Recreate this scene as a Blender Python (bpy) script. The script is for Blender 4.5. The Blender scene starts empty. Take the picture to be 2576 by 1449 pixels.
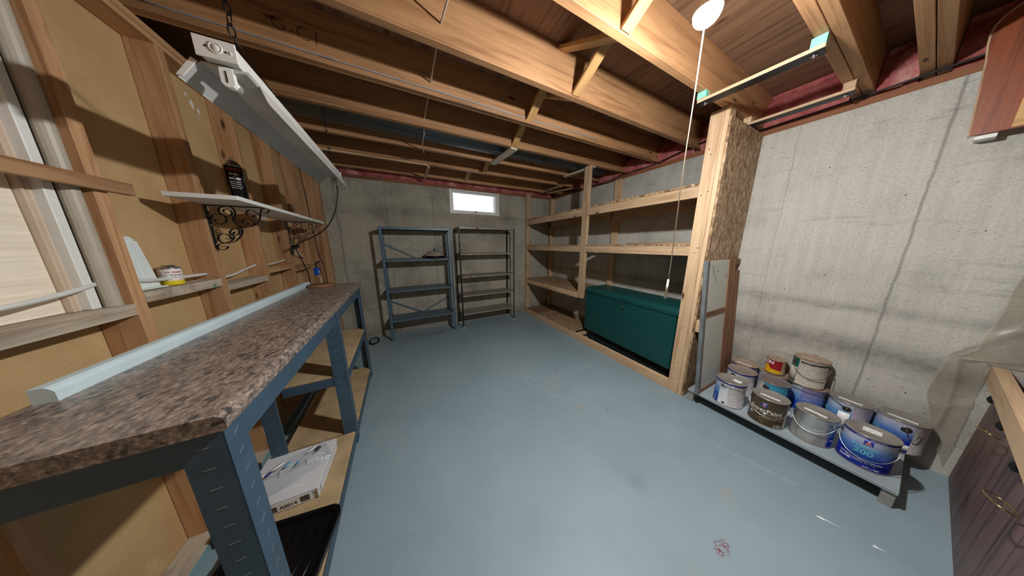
import bpy, bmesh, math, random
from mathutils import Vector, Matrix
random.seed(11)
S = bpy.context.scene
COL = S.collection
PI = math.pi

# ------------------------------------------------------------------ camera, world, exposure
cam_d = bpy.data.cameras.new('camera')
cam_d.sensor_width = 36.0
cam_d.lens = 532.61 / 2576 * 36.0
cam_d.clip_start = 0.02
cam = bpy.data.objects.new('camera', cam_d)
COL.objects.link(cam)
_y, _p, _r = .471756, .200567, -.004087
_f = Vector((math.sin(_y) * math.cos(_p), math.cos(_y) * math.cos(_p), -math.sin(_p)))
_rt = _f.cross(Vector((0, 0, 1))).normalized()
_up = _rt.cross(_f)
_c, _s = math.cos(_r), math.sin(_r)
_R, _U = _c * _rt + _s * _up, -_s * _rt + _c * _up
cam.matrix_world = Matrix(((_R.x, _U.x, -_f.x, 0), (_R.y, _U.y, -_f.y, 0), (_R.z, _U.z, -_f.z, 1.33), (0, 0, 0, 1)))
S.camera = cam
w = bpy.data.worlds.new('overcast_sky')
S.world = w
w.use_nodes = True
w.node_tree.nodes['Background'].inputs[0].default_value = (.86, .93, 1.0, 1)
w.node_tree.nodes['Background'].inputs[1].default_value = 2.2
S.view_settings.view_transform = 'Standard'
S.view_settings.look = 'None'
S.view_settings.gamma = 1
S.view_settings.use_curve_mapping = False
S.view_settings.exposure = 0.0
S.cycles.use_denoising = True
S.cycles.max_bounces = 8
S.cycles.diffuse_bounces = 5
S.cycles.use_adaptive_sampling = True
S.cycles.adaptive_threshold = .03
S.cycles.transparent_max_bounces = 12
S.cycles.sample_clamp_indirect = 6
BULB_POWER = 2700.0        # emission strength of the near bulb
FILL_BULB_POWER = 110.0        # added fill bulb, unseen behind the camera

# ------------------------------------------------------------------ materials
def sl(r, g, b):
    f = lambda c: ((c / 255 + .055) / 1.055) ** 2.4 if c > 10.3 else c / 255 / 12.92
    return (f(r), f(g), f(b), 1)
_M = {}
class NT:
    def __init__(self, name):
        self.m = bpy.data.materials.new(name)
        self.m.use_nodes = True
        self.t = self.m.node_tree
        self.b = self.t.nodes['Principled BSDF']
    def n(self, kind, **kw):
        x = self.t.nodes.new('ShaderNode' + kind)
        ins = kw.pop('i', {})
        for k, v in kw.items():
            setattr(x, k, v)
        for k, v in ins.items():
            self.put(x.inputs[k], v)
        return x
    def put(self, sock, v):
        if isinstance(v, bpy.types.NodeSocket):
            self.t.links.new(v, sock)
        elif v is not None:
            sock.default_value = v
    def coord(self, scale=(1, 1, 1), rnd=False, kind='Object', rot=(0, 0, 0)):
        c = self.n('TexCoord').outputs[kind]
        if rnd:
            oi = self.n('ObjectInfo')
            mm = self.n('VectorMath', operation='SCALE', i={0: (37.0, 19.0, 53.0), 'Scale': oi.outputs['Random']})
            c = self.n('VectorMath', operation='ADD', i={0: c, 1: mm.outputs[0]}).outputs[0]
        return self.n('Mapping', i={'Vector': c, 'Scale': scale, 'Rotation': rot}).outputs[0]
    def noise(self, vec, scale=1, detail=4, rough=.55, dist=0):
        return self.n('TexNoise', i={'Vector': vec, 'Scale': scale, 'Detail': detail, 'Roughness': rough, 'Distortion': dist}).outputs['Fac']
    def ramp(self, fac, stops):
        r = self.n('ValToRGB', i={'Fac': fac})
        e = r.color_ramp.elements
        while len(e) < len(stops):
            e.new(.5)
        for q, (p, c) in zip(e, stops):
            q.position = p
            q.color = c if len(c) == 4 else (*c, 1)
        return r.outputs['Color']
    def mix(self, fac, a, b, mode='MIX'):
        x = self.n('Mix', data_type='RGBA', blend_type=mode)
        self.put(x.inputs[0], fac); self.put(x.inputs[6], a); self.put(x.inputs[7], b)
        return x.outputs[2]
    def math(self, op, a, b=None, c=None):
        x = self.n('Math', operation=op)
        self.put(x.inputs[0], a); self.put(x.inputs[1], b)
        if c is not None: self.put(x.inputs[2], c)
        return x.outputs[0]
    def bump(self, h, strength=.3, dist=.002):
        self.put(self.b.inputs['Normal'], self.n('Bump', i={'Height': h, 'Strength': strength, 'Distance': dist}).outputs[0])
    def done(self, col, rough=.6, metal=0, **kw):
        self.put(self.b.inputs['Base Color'], col)
        self.put(self.b.inputs['Roughness'], rough)
        self.put(self.b.inputs['Metallic'], metal)
        for k, v in kw.items():
            self.put(self.b.inputs[k.replace('_', ' ')], v)
        return self.m
G1 = lambda v: (v, v, v, 1)

def wood(key, light, dark, axis, contrast=1.0, rough=.65, blotch=.35, knots=True, stain=None):
    k = (key, axis)
    if k in _M: return _M[k]
    t = NT('wood_%s_%s' % (key, 'xyz'[axis]))
    sc = [26, 26, 26]; sc[axis] = 1.3
    fs = [170, 170, 170]; fs[axis] = 4
    v = t.coord(tuple(sc), rnd=True)
    n1 = t.noise(v, 1, 4, .55, .9)
    col = t.ramp(n1, [(.30, dark), (.52, light), (.70, dark if contrast > 1 else light)])
    n2 = t.noise(t.coord(tuple(fs), rnd=True), 1, 2)
    col = t.mix(.5, col, t.ramp(n2, [(.3, G1(.72)), (.7, G1(1.08))]), 'MULTIPLY')
    bs = [3.4, 3.4, 3.4]; bs[axis] = 1.1
    n3 = t.noise(t.coord(tuple(bs), rnd=True), 1, 5, .65)
    col = t.mix(blotch, col, t.ramp(n3, [(.28, G1(.32)), (.5, G1(.95)), (.72, G1(1.2))]), 'MULTIPLY')
    if knots:
        ks = [11, 11, 11]; ks[axis] = 3.2
        vo = t.n('TexVoronoi', i={'Vector': t.coord(tuple(ks), rnd=True), 'Scale': 1.0, 'Randomness': 1.0})
        kf = t.ramp(vo.outputs['Distance'], [(.05, G1(1)), (.14, G1(0))])
        rp = t.n('RGBToBW', i={'Color': vo.outputs['Color']}).outputs[0]
        kf = t.mix(1.0, kf, t.ramp(rp, [(.56, G1(0)), (.6, G1(1))]), 'MULTIPLY')
        col = t.mix(kf, col, sl(70, 38, 20))
    if stain:
        n4 = t.noise(t.coord((2.2, 2.2, 2.2), rnd=True), 1, 6, .7)
        col = t.mix(t.ramp(n4, [(.56, G1(0)), (.68, G1(.75))]), col, stain)
    oi = t.n('ObjectInfo').outputs['Random']
    br = t.math('MULTIPLY_ADD', oi, .34, .82)
    col = t.mix(1.0, col, t.n('CombineColor', i={0: br, 1: br, 2: br}).outputs[0], 'MULTIPLY')
    t.bump(n2, .18, .001)
    _M[k] = t.done(col, rough)
    return _M[k]

WOODS = dict(
    stud=(sl(184, 142, 102), sl(150, 104, 66), 1.0, .65, .45, True, None),
    joist=(sl(176, 130, 88), sl(142, 98, 60), 1.0, .65, .5, True, None),
    pine=(sl(204, 172, 136), sl(174, 138, 102), 1.0, .6, .25, True, None),
    old=(sl(142, 100, 68), sl(96, 62, 40), 1.0, .7, .6, True, None),
    grey=(sl(196, 182, 162), sl(146, 126, 106), 1.0, .7, .45, False, sl(110, 90, 70)),
    ply=(sl(138, 102, 76), sl(98, 68, 48), 1.0, .65, .5, True, None),
    brace=(sl(196, 154, 98), sl(160, 116, 68), 1.0, .6, .3, False, None),
    maple=(sl(240, 228, 208), sl(232, 218, 194), 1.0, .5, .06, False, None),
    redwood=(sl(142, 68, 24), sl(108, 44, 12), 1.0, .42, .35, False, None),
    darkply=(sl(112, 86, 82), sl(66, 48, 48), 1.0, .5, .75, False, sl(44, 32, 36)),
    board=(sl(200, 172, 128), sl(184, 154, 110), 1.0, .6, .3, False, sl(150, 122, 84)),
    sill=(sl(150, 94, 58), sl(104, 60, 36), 1.0, .7, .5, True, None),
)
def W(kind, axis):
    a = WOODS[kind]
    return wood(kind, a[0], a[1], axis, a[2], a[3], a[4], a[5], a[6])

def flat(name, col, rough=.5, metal=0, var=.12, scale=9, **kw):
    if name in _M: return _M[name]
    t = NT(name)
    n = t.noise(t.coord((scale,) * 3), 1, 5, .6)
    c = t.mix(1.0, col, t.ramp(n, [(.3, G1(1 - var)), (.7, G1(1 + var * .5))]), 'MULTIPLY')
    _M[name] = t.done(c, rough, metal, **kw)
    return _M[name]

def concrete(name, light, dark, ax, band=None, lines=()):
    # ax: horizontal axis of the wall (0 for x, 1 for y)
    t = NT(name)
    v = t.coord()
    big = t.noise(v, 1.6, 6, .65)
    c = t.ramp(big, [(.3, dark), (.5, light), (.7, tuple(min(1, x * 1.12) for x in light[:3]) + (1,))])
    st = [30, 30, 30]; st[2] = 1.4
    streak = t.noise(t.coord(tuple(st)), 1, 4, .6)
    c = t.mix(.35, c, t.ramp(streak, [(.3, G1(.72)), (.7, G1(1.12))]), 'MULTIPLY')
    fine = t.noise(v, 90, 4, .7)
    c = t.mix(.6, c, t.ramp(fine, [(.3, G1(.62)), (.55, G1(1.05))]), 'MULTIPLY')
    hs = [2.2, 2.2, 2.2]; hs[2] = 17
    hz = t.noise(t.coord(tuple(hs)), 1, 6, .7)
    c = t.mix(t.ramp(hz, [(.58, G1(0)), (.7, G1(.36))]), c, sl(84, 78, 70))
    pit = t.n('TexVoronoi', i={'Vector': t.coord((26, 26, 20)), 'Scale': 1.0})
    pf = t.ramp(pit.outputs['Distance'], [(.05, G1(1)), (.11, G1(0))])
    gate = t.ramp(t.noise(v, 2.3, 3), [(.5, G1(0)), (.62, G1(1))])
    c = t.mix(t.mix(1.0, pf, gate, 'MULTIPLY'), c, sl(58, 54, 48))
    sep = t.n('SeparateXYZ', i={0: t.n('TexCoord').outputs['Object']})
    wob = t.math('MULTIPLY', t.math('SUBTRACT', t.noise(v, 5, 3), .5), .03)
    for (pos, wid, amt) in lines:
        d = t.math('ABSOLUTE', t.math('SUBTRACT', t.math('ADD', sep.outputs[ax], wob), pos))
        m = t.ramp(t.math('DIVIDE', d, wid), [(.1, G1(amt)), (1.0, G1(0))])
        c = t.mix(m, c, sl(74, 68, 60))
    if band:
        for (z0, wid, amt) in band:
            d = t.math('ABSOLUTE', t.math('SUBTRACT', t.math('ADD', sep.outputs[2], wob), z0))
            nz = t.noise(v, 14, 5, .7)
            m = t.math('MULTIPLY', t.math('SUBTRACT', 1.0, t.math('MINIMUM', t.math('DIVIDE', d, wid), 1.0)), t.math('MULTIPLY', nz, amt))
            c = t.mix(m, c, sl(70, 66, 60))
    h = t.math('SUBTRACT', fine, t.math('MULTIPLY', t.n('RGBToBW', i={'Color': pf}).outputs[0], 1.5))
    t.bump(h, .35, .003)
    return t.done(c, .85)

def floor_mat():
    t = NT('painted_floor')
    v = t.coord()
    c = t.ramp(t.noise(v, 1.3, 5, .6), [(.3, sl(128, 147, 154)), (.7, sl(144, 160, 167))])
    c = t.mix(.35, c, t.ramp(t.noise(v, 240, 2), [(.35, G1(.8)), (.7, G1(1.08))]), 'MULTIPLY')
    sp = t.n('TexVoronoi', i={'Vector': v, 'Scale': 17.0})
    g = t.ramp(t.n('RGBToBW', i={'Color': sp.outputs['Color']}).outputs[0], [(.7, G1(0)), (.72, G1(1))])
    c = t.mix(t.mix(1.0, t.ramp(sp.outputs['Distance'], [(.03, G1(.8)), (.06, G1(0))]), g, 'MULTIPLY'), c, sl(70, 72, 74))
    # worn, stained places that stay put: (x, y, radius x, radius y, colour, strength, noise scale, threshold)
    for x, y, rx, ry, colr, amt, ns, th in ((1.150, .195, .055, .030, sl(110, 20, 44), 1.0, 75, .50), (1.20, 1.09, .09, .055, sl(150, 140, 130), .8, 22, .5),
                                            (1.38, .98, .04, .03, sl(120, 124, 124), .7, 40, .5), (1.15, 1.45, .16, .12, sl(156, 160, 146), .5, 12, .5),
                                            (1.42, .27, .08, .05, sl(150, 146, 128), .5, 20, .5), (.9, .2, .1, .06, sl(150, 140, 122), .4, 20, .52),
                                            (1.55, 1.55, .35, .05, sl(150, 166, 170), .5, 8, .45), (.3, 3.3, .6, .1, sl(104, 110, 104), .5, 6, .45)):
        d = t.n('VectorMath', operation='SUBTRACT', i={0: v, 1: (x, y, 0)}).outputs[0]
        d = t.n('VectorMath', operation='MULTIPLY', i={0: d, 1: (1 / rx, 1 / ry, 0)}).outputs[0]
        ln = t.n('VectorMath', operation='LENGTH', i={0: d}).outputs['Value']
        m = t.math('MULTIPLY', t.ramp(ln, [(.55, G1(1)), (1.0, G1(0))]), t.ramp(t.noise(v, ns, 4, .7), [(th, G1(0)), (th + .05, G1(1))]))
        c = t.mix(t.math('MULTIPLY', m, amt), c, colr)
    # long pale scratches: a thin line between two points
    for x0, y0, x1, y1 in ((1.754, .465, 1.854, .115), (1.02, 1.55, 1.12, 1.28)):
        L = math.hypot(x1 - x0, y1 - y0)
        ux, uy = (x1 - x0) / L, (y1 - y0) / L
        d = t.n('VectorMath', operation='SUBTRACT', i={0: v, 1: (x0, y0, 0)}).outputs[0]
        al = t.n('VectorMath', operation='DOT_PRODUCT', i={0: d, 1: (ux, uy, 0)}).outputs['Value']
        ac = t.math('ABSOLUTE', t.math('ADD', t.n('VectorMath', operation='DOT_PRODUCT', i={0: d, 1: (-uy, ux, 0)}).outputs['Value'],
                                       t.math('MULTIPLY', t.math('SUBTRACT', t.noise(v, 9, 2), .5), .02)))
        m = t.math('MULTIPLY', t.math('LESS_THAN', ac, .0018), t.math('MULTIPLY', t.math('GREATER_THAN', al, 0), t.math('LESS_THAN', al, L)))
        m = t.math('MULTIPLY', m, t.ramp(t.noise(v, 60, 2), [(.35, G1(0)), (.5, G1(.8))]))
        c = t.mix(m, c, sl(196, 206, 210))
    t.bump(t.noise(v, 120, 3), .06, .001)
    return t.done(c, t.ramp(t.noise(v, 6, 4), [(.3, G1(.38)), (.7, G1(.55))]))

def osb_mat(name='flake_board', rotated=False, dk=1.0):
    k = (name,)
    if k in _M: return _M[k]
    t = NT(name)
    cols = []
    for sc in ((95, 24, 20), (58, 26, 15), (80, 80, 34)) if not rotated else ((90, 20, 20), (22, 80, 22), (60, 60, 20)):
        cols.append(t.n('TexVoronoi', i={'Vector': t.n('VectorMath', operation='ADD', i={0: t.coord(sc), 1: t.n('TexNoise', i={'Vector': t.coord(), 'Scale': 14.0}).outputs['Color']}).outputs[0], 'Scale': 1.15}))
    f = [t.n('RGBToBW', i={'Color': q.outputs['Color']}).outputs[0] for q in cols]
    a = t.mix(.5, f[0], f[1])
    a = t.mix(.4, a, f[2])
    d = lambda r, g, b: tuple(x * dk for x in sl(r, g, b)[:3]) + (1,)
    c = t.ramp(a, [(.28, d(104, 78, 54)), (.42, d(142, 112, 80)), (.55, d(166, 136, 102)), (.7, d(196, 170, 136))])
    t.bump(a, .3, .002)
    _M[k] = t.done(c, .6)
    return _M[k]

def granite():
    t = NT('speckled_laminate')
    v = t.coord((1, .55, 1))
    n1 = t.noise(v, 95, 5, .7, .3)
    c = t.ramp(n1, [(.30, sl(46, 44, 46)), (.42, sl(98, 88, 82)), (.55, sl(136, 120, 108)), (.68, sl(176, 160, 146))])
    n2 = t.noise(t.coord((1, .6, 1)), 52, 3, .55, .3)
    c = t.mix(t.ramp(n2, [(.58, G1(0)), (.66, G1(.85))]), c, sl(44, 48, 52))
    n3 = t.noise(t.coord((1, .6, 1)), 40, 4, .6, .3)
    c = t.mix(t.ramp(n3, [(.60, G1(0)), (.72, G1(.45))]), c, sl(140, 108, 92))
    return t.done(c, .27)

def hardboard():
    t = NT('hardboard')
    v = t.coord()
    c = t.ramp(t.noise(v, 2.4, 5, .6), [(.3, sl(176, 140, 94)), (.7, sl(200, 168, 120))])
    c = t.mix(.4, c, t.ramp(t.noise(v, 130, 3, .7), [(.3, G1(.8)), (.65, G1(1.06))]), 'MULTIPLY')
    c = t.mix(t.ramp(t.noise(t.coord((1, 1, .55)), 5.5, 4, .6), [(.62, G1(0)), (.74, G1(.4))]), c, sl(222, 204, 172))
    return t.done(c, .7)

def insul():
    t = NT('pink_fibreglass')
    v = t.coord()
    c = t.ramp(t.noise(v, 7, 5, .65), [(.3, sl(140, 56, 54)), (.55, sl(184, 104, 100)), (.72, sl(212, 164, 154))])
    t.bump(t.noise(v, 40, 5, .7), .7, .01)
    return t.done(c, .85)

def plastic_sheet():
    t = NT('clear_poly_sheet')
    n = t.noise(t.coord((4, 4, 4)), 1, 5, .6)
    c = t.ramp(n, [(.3, sl(150, 140, 122)), (.7, sl(196, 188, 172))])
    t.done(c, .25)
    tr = t.n('BsdfTransparent', i={'Color': (.95, .93, .9, 1)})
    mx = t.n('MixShader', i={'Fac': .42, 1: tr.outputs[0], 2: t.b.outputs[0]})
    t.t.links.new(mx.outputs[0], t.t.nodes['Material Output'].inputs[0])
    return t.m
def clear_bag():
    t = NT('clear_bag_film')
    t.done(sl(200, 205, 210), .12, 0)
    t.bump(t.noise(t.coord((30, 30, 30)), 1, 4), .8, .004)
    tr = t.n('BsdfTransparent', i={'Color': (.95, .96, .97, 1)})
    mx = t.n('MixShader', i={'Fac': .36, 1: tr.outputs[0], 2: t.b.outputs[0]})
    t.t.links.new(mx.outputs[0], t.t.nodes['Material Output'].inputs[0])
    return t.m
def glass_mat():
    t = NT('frosted_window_glass')
    t.done((.9, .95, 1, 1), .5, 0)
    tr = t.n('BsdfTransparent', i={'Color': (.97, .98, 1, 1)})
    mx = t.n('MixShader', i={'Fac': .12, 1: tr.outputs[0], 2: t.b.outputs[0]})
    t.t.links.new(mx.outputs[0], t.t.nodes['Material Output'].inputs[0])
    return t.m
def emit(name, col, st):
    t = NT(name)
    t.done((1, 1, 1, 1), .4, 0)
    t.b.inputs['Emission Color'].default_value = col
    t.b.inputs['Emission Strength'].default_value = st
    return t.m
def gradient(name, z0, z1, stops, rough=.35):
    # printed label whose colour runs up the can (object z)
    t = NT(name)
    sep = t.n('SeparateXYZ', i={0: t.n('TexCoord').outputs['Object']})
    sw = t.math('MULTIPLY', t.math('SUBTRACT', t.noise(t.coord((16, 16, 9)), 1, 3), .5), .05)
    f = t.n('MapRange', i={'Value': t.math('ADD', sep.outputs[2], sw), 'From Min': z0, 'From Max': z1}).outputs[0]
    return t.done(t.ramp(f, stops), rough)
def print_mat(name, bg, ink, rows=150, thresh=.5, density=90):
    # rows of small illegible print
    if name in _M: return _M[name]
    t = NT(name)
    sep = t.n('SeparateXYZ', i={0: t.n('TexCoord').outputs['Object']})
    fr = t.math('FRACT', t.math('MULTIPLY', sep.outputs[2], rows))
    row = t.math('LESS_THAN', fr, .42)
    n = t.noise(t.coord((density * 4, density * 4, rows * .7)), 1, 1)
    m = t.math('MULTIPLY', row, t.ramp(n, [(thresh, G1(0)), (thresh + .03, G1(1))]))
    _M[name] = t.done(t.mix(t.math('MULTIPLY', m, .75), bg, ink), .4)
    return _M[name]
def rust_metal(name, base, rust, amt=.5, metal=.8, rough=.42):
    t = NT(name)
    n = t.noise(t.coord((9, 9, 9)), 1, 6, .7)
    f = t.ramp(n, [(amt, G1(0)), (amt + .12, G1(1))])
    c = t.mix(f, base, t.ramp(t.noise(t.coord((60, 60, 60)), 1, 3), [(.3, rust), (.7, tuple(x * 1.6 for x in rust[:3]) + (1,))]))
    return t.done(c, t.mix(f, G1(rough), G1(.8)), t.math('MULTIPLY', t.math('SUBTRACT', 1.0, t.n('RGBToBW', i={'Color': f}).outputs[0]), metal))

BLUE = flat('blue_grey_enamel', sl(64, 86, 104), .42, .15, .16, 14)
BLUE2 = flat('slate_blue_enamel', sl(80, 104, 118), .45, .15, .2, 12)
BLACKM = flat('black_metal', sl(16, 16, 18), .35, .4)
BRKT = flat('black_gloss_iron', sl(14, 17, 24), .22, .5)
RUBBER = flat('black_rubber', sl(14, 14, 15), .5)
BLACKP = flat('black_plastic', sl(10, 10, 12), .3)
WHITE = flat('white_paint', sl(226, 226, 220), .4, 0, .06)
WHITEF = flat('white_enamel', sl(216, 214, 208), .32, 0, .08)
GREYREF = flat('dusty_white_enamel', sl(194, 190, 184), .4, 0, .16, 5)
TRIMW = flat('pale_trim_paint', sl(200, 218, 222), .35, 0, .08)
CHROME = flat('chrome', sl(205, 205, 205), .18, 1.0)
TIN = rust_metal('tin_lid', sl(156, 150, 142), sl(100, 70, 50), .66, .5, .3)
TINR = rust_metal('rusty_tin_lid', sl(176, 156, 134), sl(110, 58, 28), .5, .4, .45)
WIRE = flat('bail_wire', sl(190, 190, 190), .25, .9)
WIREO = flat('old_bail_wire', sl(120, 110, 100), .4, .8)
PAPER = flat('white_paper', sl(232, 232, 228), .6, 0, .05)
INKY = print_mat('printed_sticker', sl(240, 240, 238), sl(90, 90, 94), 240, .56, 70)
ROMEX = flat('white_cable', sl(214, 214, 208), .45, 0, .08)
STRING = flat('cotton_string', sl(196, 182, 156), .8)
STRINGW = flat('white_string_end', sl(236, 232, 222), .8)
DUCT = rust_metal('galvanised_duct', sl(92, 98, 100), sl(50, 46, 44), .6, .6, .45)
GREEN = rust_metal('green_trunk_paint', sl(14, 70, 68), sl(40, 62, 58), .72, .1, .38)
PARTICLE = flat('particle_board', sl(180, 154, 116), .65, 0, .3, 7)
GRANITE = granite(); HARD = hardboard(); FLOOR = floor_mat(); INS = insul()
OSB = osb_mat(); OSBF = osb_mat('flake_board_flat', True, .92)
CONB = concrete('concrete_back', sl(168, 162, 146), sl(128, 122, 108), 0, band=[(1.78, .12, .35), (.05, .2, .8)], lines=[(-.135, .008, .4), (.475, .010, .45), (1.08, .006, .25), (1.7, .006, .25), (-.7, .02, .4)])
CONR = concrete('concrete_right', sl(188, 184, 174), sl(152, 148, 138), 1, band=[(.62, .12, 1.1), (.9, .05, .6), (.3, .1, .5)], lines=[(.075, .009, .5), (.60, .006, .25), (1.3, .008, .25), (2.0, .008, .25)])
GLASS = glass_mat()

# ------------------------------------------------------------------ builders
WM = {}
def wmat(o):
    return WM.get(o.name, Matrix())
def link(o, parent, M):
    COL.objects.link(o)
    if parent is not None:
        o.parent = parent
        o.matrix_basis = wmat(parent).inverted() @ M
    else:
        o.matrix_basis = M
    WM[o.name] = M
    return o
def tag(o, label=None, cat=None, group=None, kind=None):
    for k, v in (('label', label), ('category', cat), ('group', group), ('kind', kind)):
        if v: o[k] = v
    return o
def thing(name, label, cat, loc=(0, 0, 0), rz=0, group=None):
    o = bpy.data.objects.new(name, None)
    o.empty_display_size = .05
    link(o, None, Matrix.Translation(loc) @ Matrix.Rotation(rz, 4, 'Z'))
    return tag(o, label, cat, group)
def setting(name, loc=(0, 0, 0)):
    o = bpy.data.objects.new(name, None)
    link(o, None, Matrix.Translation(loc))
    return tag(o, kind='structure')
class MB:
    def __init__(self):
        self.b = bmesh.new(); self.mats = []
    def mi(self, mat):
        if mat is None: return 0
        if mat not in self.mats: self.mats.append(mat)
        return self.mats.index(mat)
    def box(self, lo, hi, mat=None, bev=0):
        r = bmesh.ops.create_cube(self.b, size=1)
        vs = r['verts']
        for v in vs:
            v.co = Vector([lo[k] + (v.co[k] + .5) * (hi[k] - lo[k]) for k in range(3)])
        fs = list({f for v in vs for f in v.link_faces})
        i = self.mi(mat)
        for f in fs: f.material_index = i
        if bev:
            es = list({e for v in vs for e in v.link_edges})
            rr = bmesh.ops.bevel(self.b, geom=es, offset=bev, segments=1, affect='EDGES', profile=.5)
            for f in rr['faces']: f.material_index = i
        return self
    def prism(self, pts, axis, a, b, mat=None):
        # polygon in the plane across `axis`, extruded from a to b
        i = self.mi(mat)
        def P(p, t):
            q = list(p); q.insert(axis, t); return Vector(q)
        A = [self.b.verts.new(P(p, a)) for p in pts]; B = [self.b.verts.new(P(p, b)) for p in pts]
        n = len(pts)
        fs = [self.b.faces.new(A), self.b.faces.new(list(reversed(B)))]
        for k in range(n):
            fs.append(self.b.faces.new([A[k], B[k], B[(k + 1) % n], A[(k + 1) % n]]))
        for f in fs: f.material_index = i
        return self
    def tube(self, pts, r, seg=8, mat=None, cap=True, closed=False):
        pts = [Vector(p) for p in pts]; n = len(pts); i = self.mi(mat)
        rings = []; up = None
        for k in range(n):
            a = pts[k - 1] if (k > 0 or closed) else pts[k]
            c = pts[(k + 1) % n] if (k < n - 1 or closed) else pts[k]
            t = (c - a).normalized()
            if up is None:
                up = t.cross(Vector((0, 0, 1)))
                if up.length < .1: up = t.cross(Vector((1, 0, 0)))
            up = (up - t * up.dot(t)).normalized()
            s = t.cross(up)
            rr = r[k] if isinstance(r, (list, tuple)) else r
            rings.append([self.b.verts.new(pts[k] + (up * math.cos(2 * PI * j / seg) + s * math.sin(2 * PI * j / seg)) * rr) for j in range(seg)])
        for k in range(n if closed else n - 1):
            A, B = rings[k], rings[(k + 1) % n]
            for j in range(seg):
                f = self.b.faces.new([A[j], A[(j + 1) % seg], B[(j + 1) % seg], B[j]]); f.smooth = True; f.material_index = i
        if cap and not closed:
            self.b.faces.new(list(reversed(rings[0]))).material_index = i
            self.b.faces.new(rings[-1]).material_index = i
        return self
    def ribbon(self, pts, w, th, nrm=(0, 1, 0), mat=None):
        # flat strap: path in a plane, width along nrm
        pts = [Vector(p) for p in pts]; nv = Vector(nrm); i = self.mi(mat); R = []
        for k in range(len(pts)):
            a = pts[max(k - 1, 0)]; c = pts[min(k + 1, len(pts) - 1)]
            t = (c - a).normalized(); s = t.cross(nv).normalized()
            R.append([self.b.verts.new(pts[k] + nv * (w / 2) * u + s * (th / 2) * v) for u, v in ((-1, -1), (1, -1), (1, 1), (-1, 1))])
        for A, B in zip(R, R[1:]):
            for j in range(4):
                f = self.b.faces.new([A[j], A[(j + 1) % 4], B[(j + 1) % 4], B[j]]); f.material_index = i
        self.b.faces.new(list(reversed(R[0]))); self.b.faces.new(R[-1])
        return self
    def lathe(self, prof, seg=28, c=(0, 0, 0), mat=None, mats=None, a0=0, a1=2 * PI, smooth=True):
        # prof: list of (r, z); mats: optional function(angle, k) -> material
        full = abs(a1 - a0 - 2 * PI) < 1e-6
        n = seg if full else seg + 1
        c = Vector(c); R = []
        for (r, z) in prof:
            if r < 1e-6:
                R.append([self.b.verts.new(c + Vector((0, 0, z)))])
            else:
                R.append([self.b.verts.new(c + Vector((r * math.cos(a0 + (a1 - a0) * j / seg), r * math.sin(a0 + (a1 - a0) * j / seg), z))) for j in range(n)])
        for k in range(len(R) - 1):
            A, B = R[k], R[k + 1]
            for j in range(seg):
                q = (j + 1) % n
                if len(A) == 1 and len(B) == 1: continue
                if len(A) == 1: vs = [A[0], B[q], B[j]]
                elif len(B) == 1: vs = [A[j], A[q], B[0]]
                else: vs = [A[j], A[q], B[q], B[j]]
                f = self.b.faces.new(vs); f.smooth = smooth
                m = mats(a0 + (a1 - a0) * (j + .5) / seg, k) if mats else mat
                f.material_index = self.mi(m)
        return self
    def grid(self, fn, nu, nv, mat=None, smooth=True):
        V = [[self.b.verts.new(fn(u / nu, v / nv)) for v in range(nv + 1)] for u in range(nu + 1)]
        i = self.mi(mat)
        for u in range(nu):
            for v in range(nv):
                f = self.b.faces.new([V[u][v], V[u + 1][v], V[u + 1][v + 1], V[u][v + 1]]); f.smooth = smooth; f.material_index = i
        return self
    def mesh(self, name, mat=None):
        bmesh.ops.recalc_face_normals(self.b, faces=self.b.faces)
        me = bpy.data.meshes.new(name)
        self.b.to_mesh(me); self.b.free()
        for m in (self.mats or ([mat] if mat else [])): me.materials.append(m)
        return me
    def build(self, name, mat=None, parent=None, M=None, label=None):
        o = bpy.data.objects.new(name, self.mesh(name, mat))
        link(o, parent, M if M is not None else (wmat(parent) if parent else Matrix()))
        if label: o['label'] = label
        return o
def board(name, lo, hi, kind, parent=None, axis=None, bev=.0015, label=None, mat=None, rel=False):
    # a piece of timber with its own origin, grain along its longest side
    lo, hi = Vector(lo), Vector(hi)
    c = (lo + hi) / 2; d = hi - lo
    if axis is None: axis = max(range(3), key=lambda k: d[k])
    m = mat or W(kind, axis)
    return MB().box(-d / 2, d / 2, m, bev).build(name, m, parent, (wmat(parent) if rel else Matrix()) @ Matrix.Translation(c), label)
def beam(name, p0, p1, wd, th, wdir, kind, parent=None, label=None, mat=None):
    # a board from p0 to p1, width wd along wdir, thickness th across
    p0, p1 = Vector(p0), Vector(p1)
    x = (p1 - p0).normalized(); y = Vector(wdir); y = (y - x * y.dot(x)).normalized(); z = x.cross(y)
    M = Matrix(((x.x, y.x, z.x, 0), (x.y, y.y, z.y, 0), (x.z, y.z, z.z, 0), (0, 0, 0, 1)))
    L = (p1 - p0).length
    m = mat or W(kind, 0)
    return MB().box((-L / 2, -wd / 2, -th / 2), (L / 2, wd / 2, th / 2), m, .001).build(name, m, parent, Matrix.Translation((p0 + p1) / 2) @ M, label)
def smooth_path(pts, sub=5):
    P = [Vector(p) for p in pts]; out = []
    for k in range(len(P) - 1):
        p0, p1, p2, p3 = P[max(k - 1, 0)], P[k], P[k + 1], P[min(k + 2, len(P) - 1)]
        for s in range(sub):
            t = s / sub
            out.append(.5 * ((2 * p1) + (p2 - p0) * t + (2 * p0 - 5 * p1 + 4 * p2 - p3) * t * t + (3 * p1 - p0 - 3 * p2 + p3) * t ** 3))
    out.append(P[-1])
    return out
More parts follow.
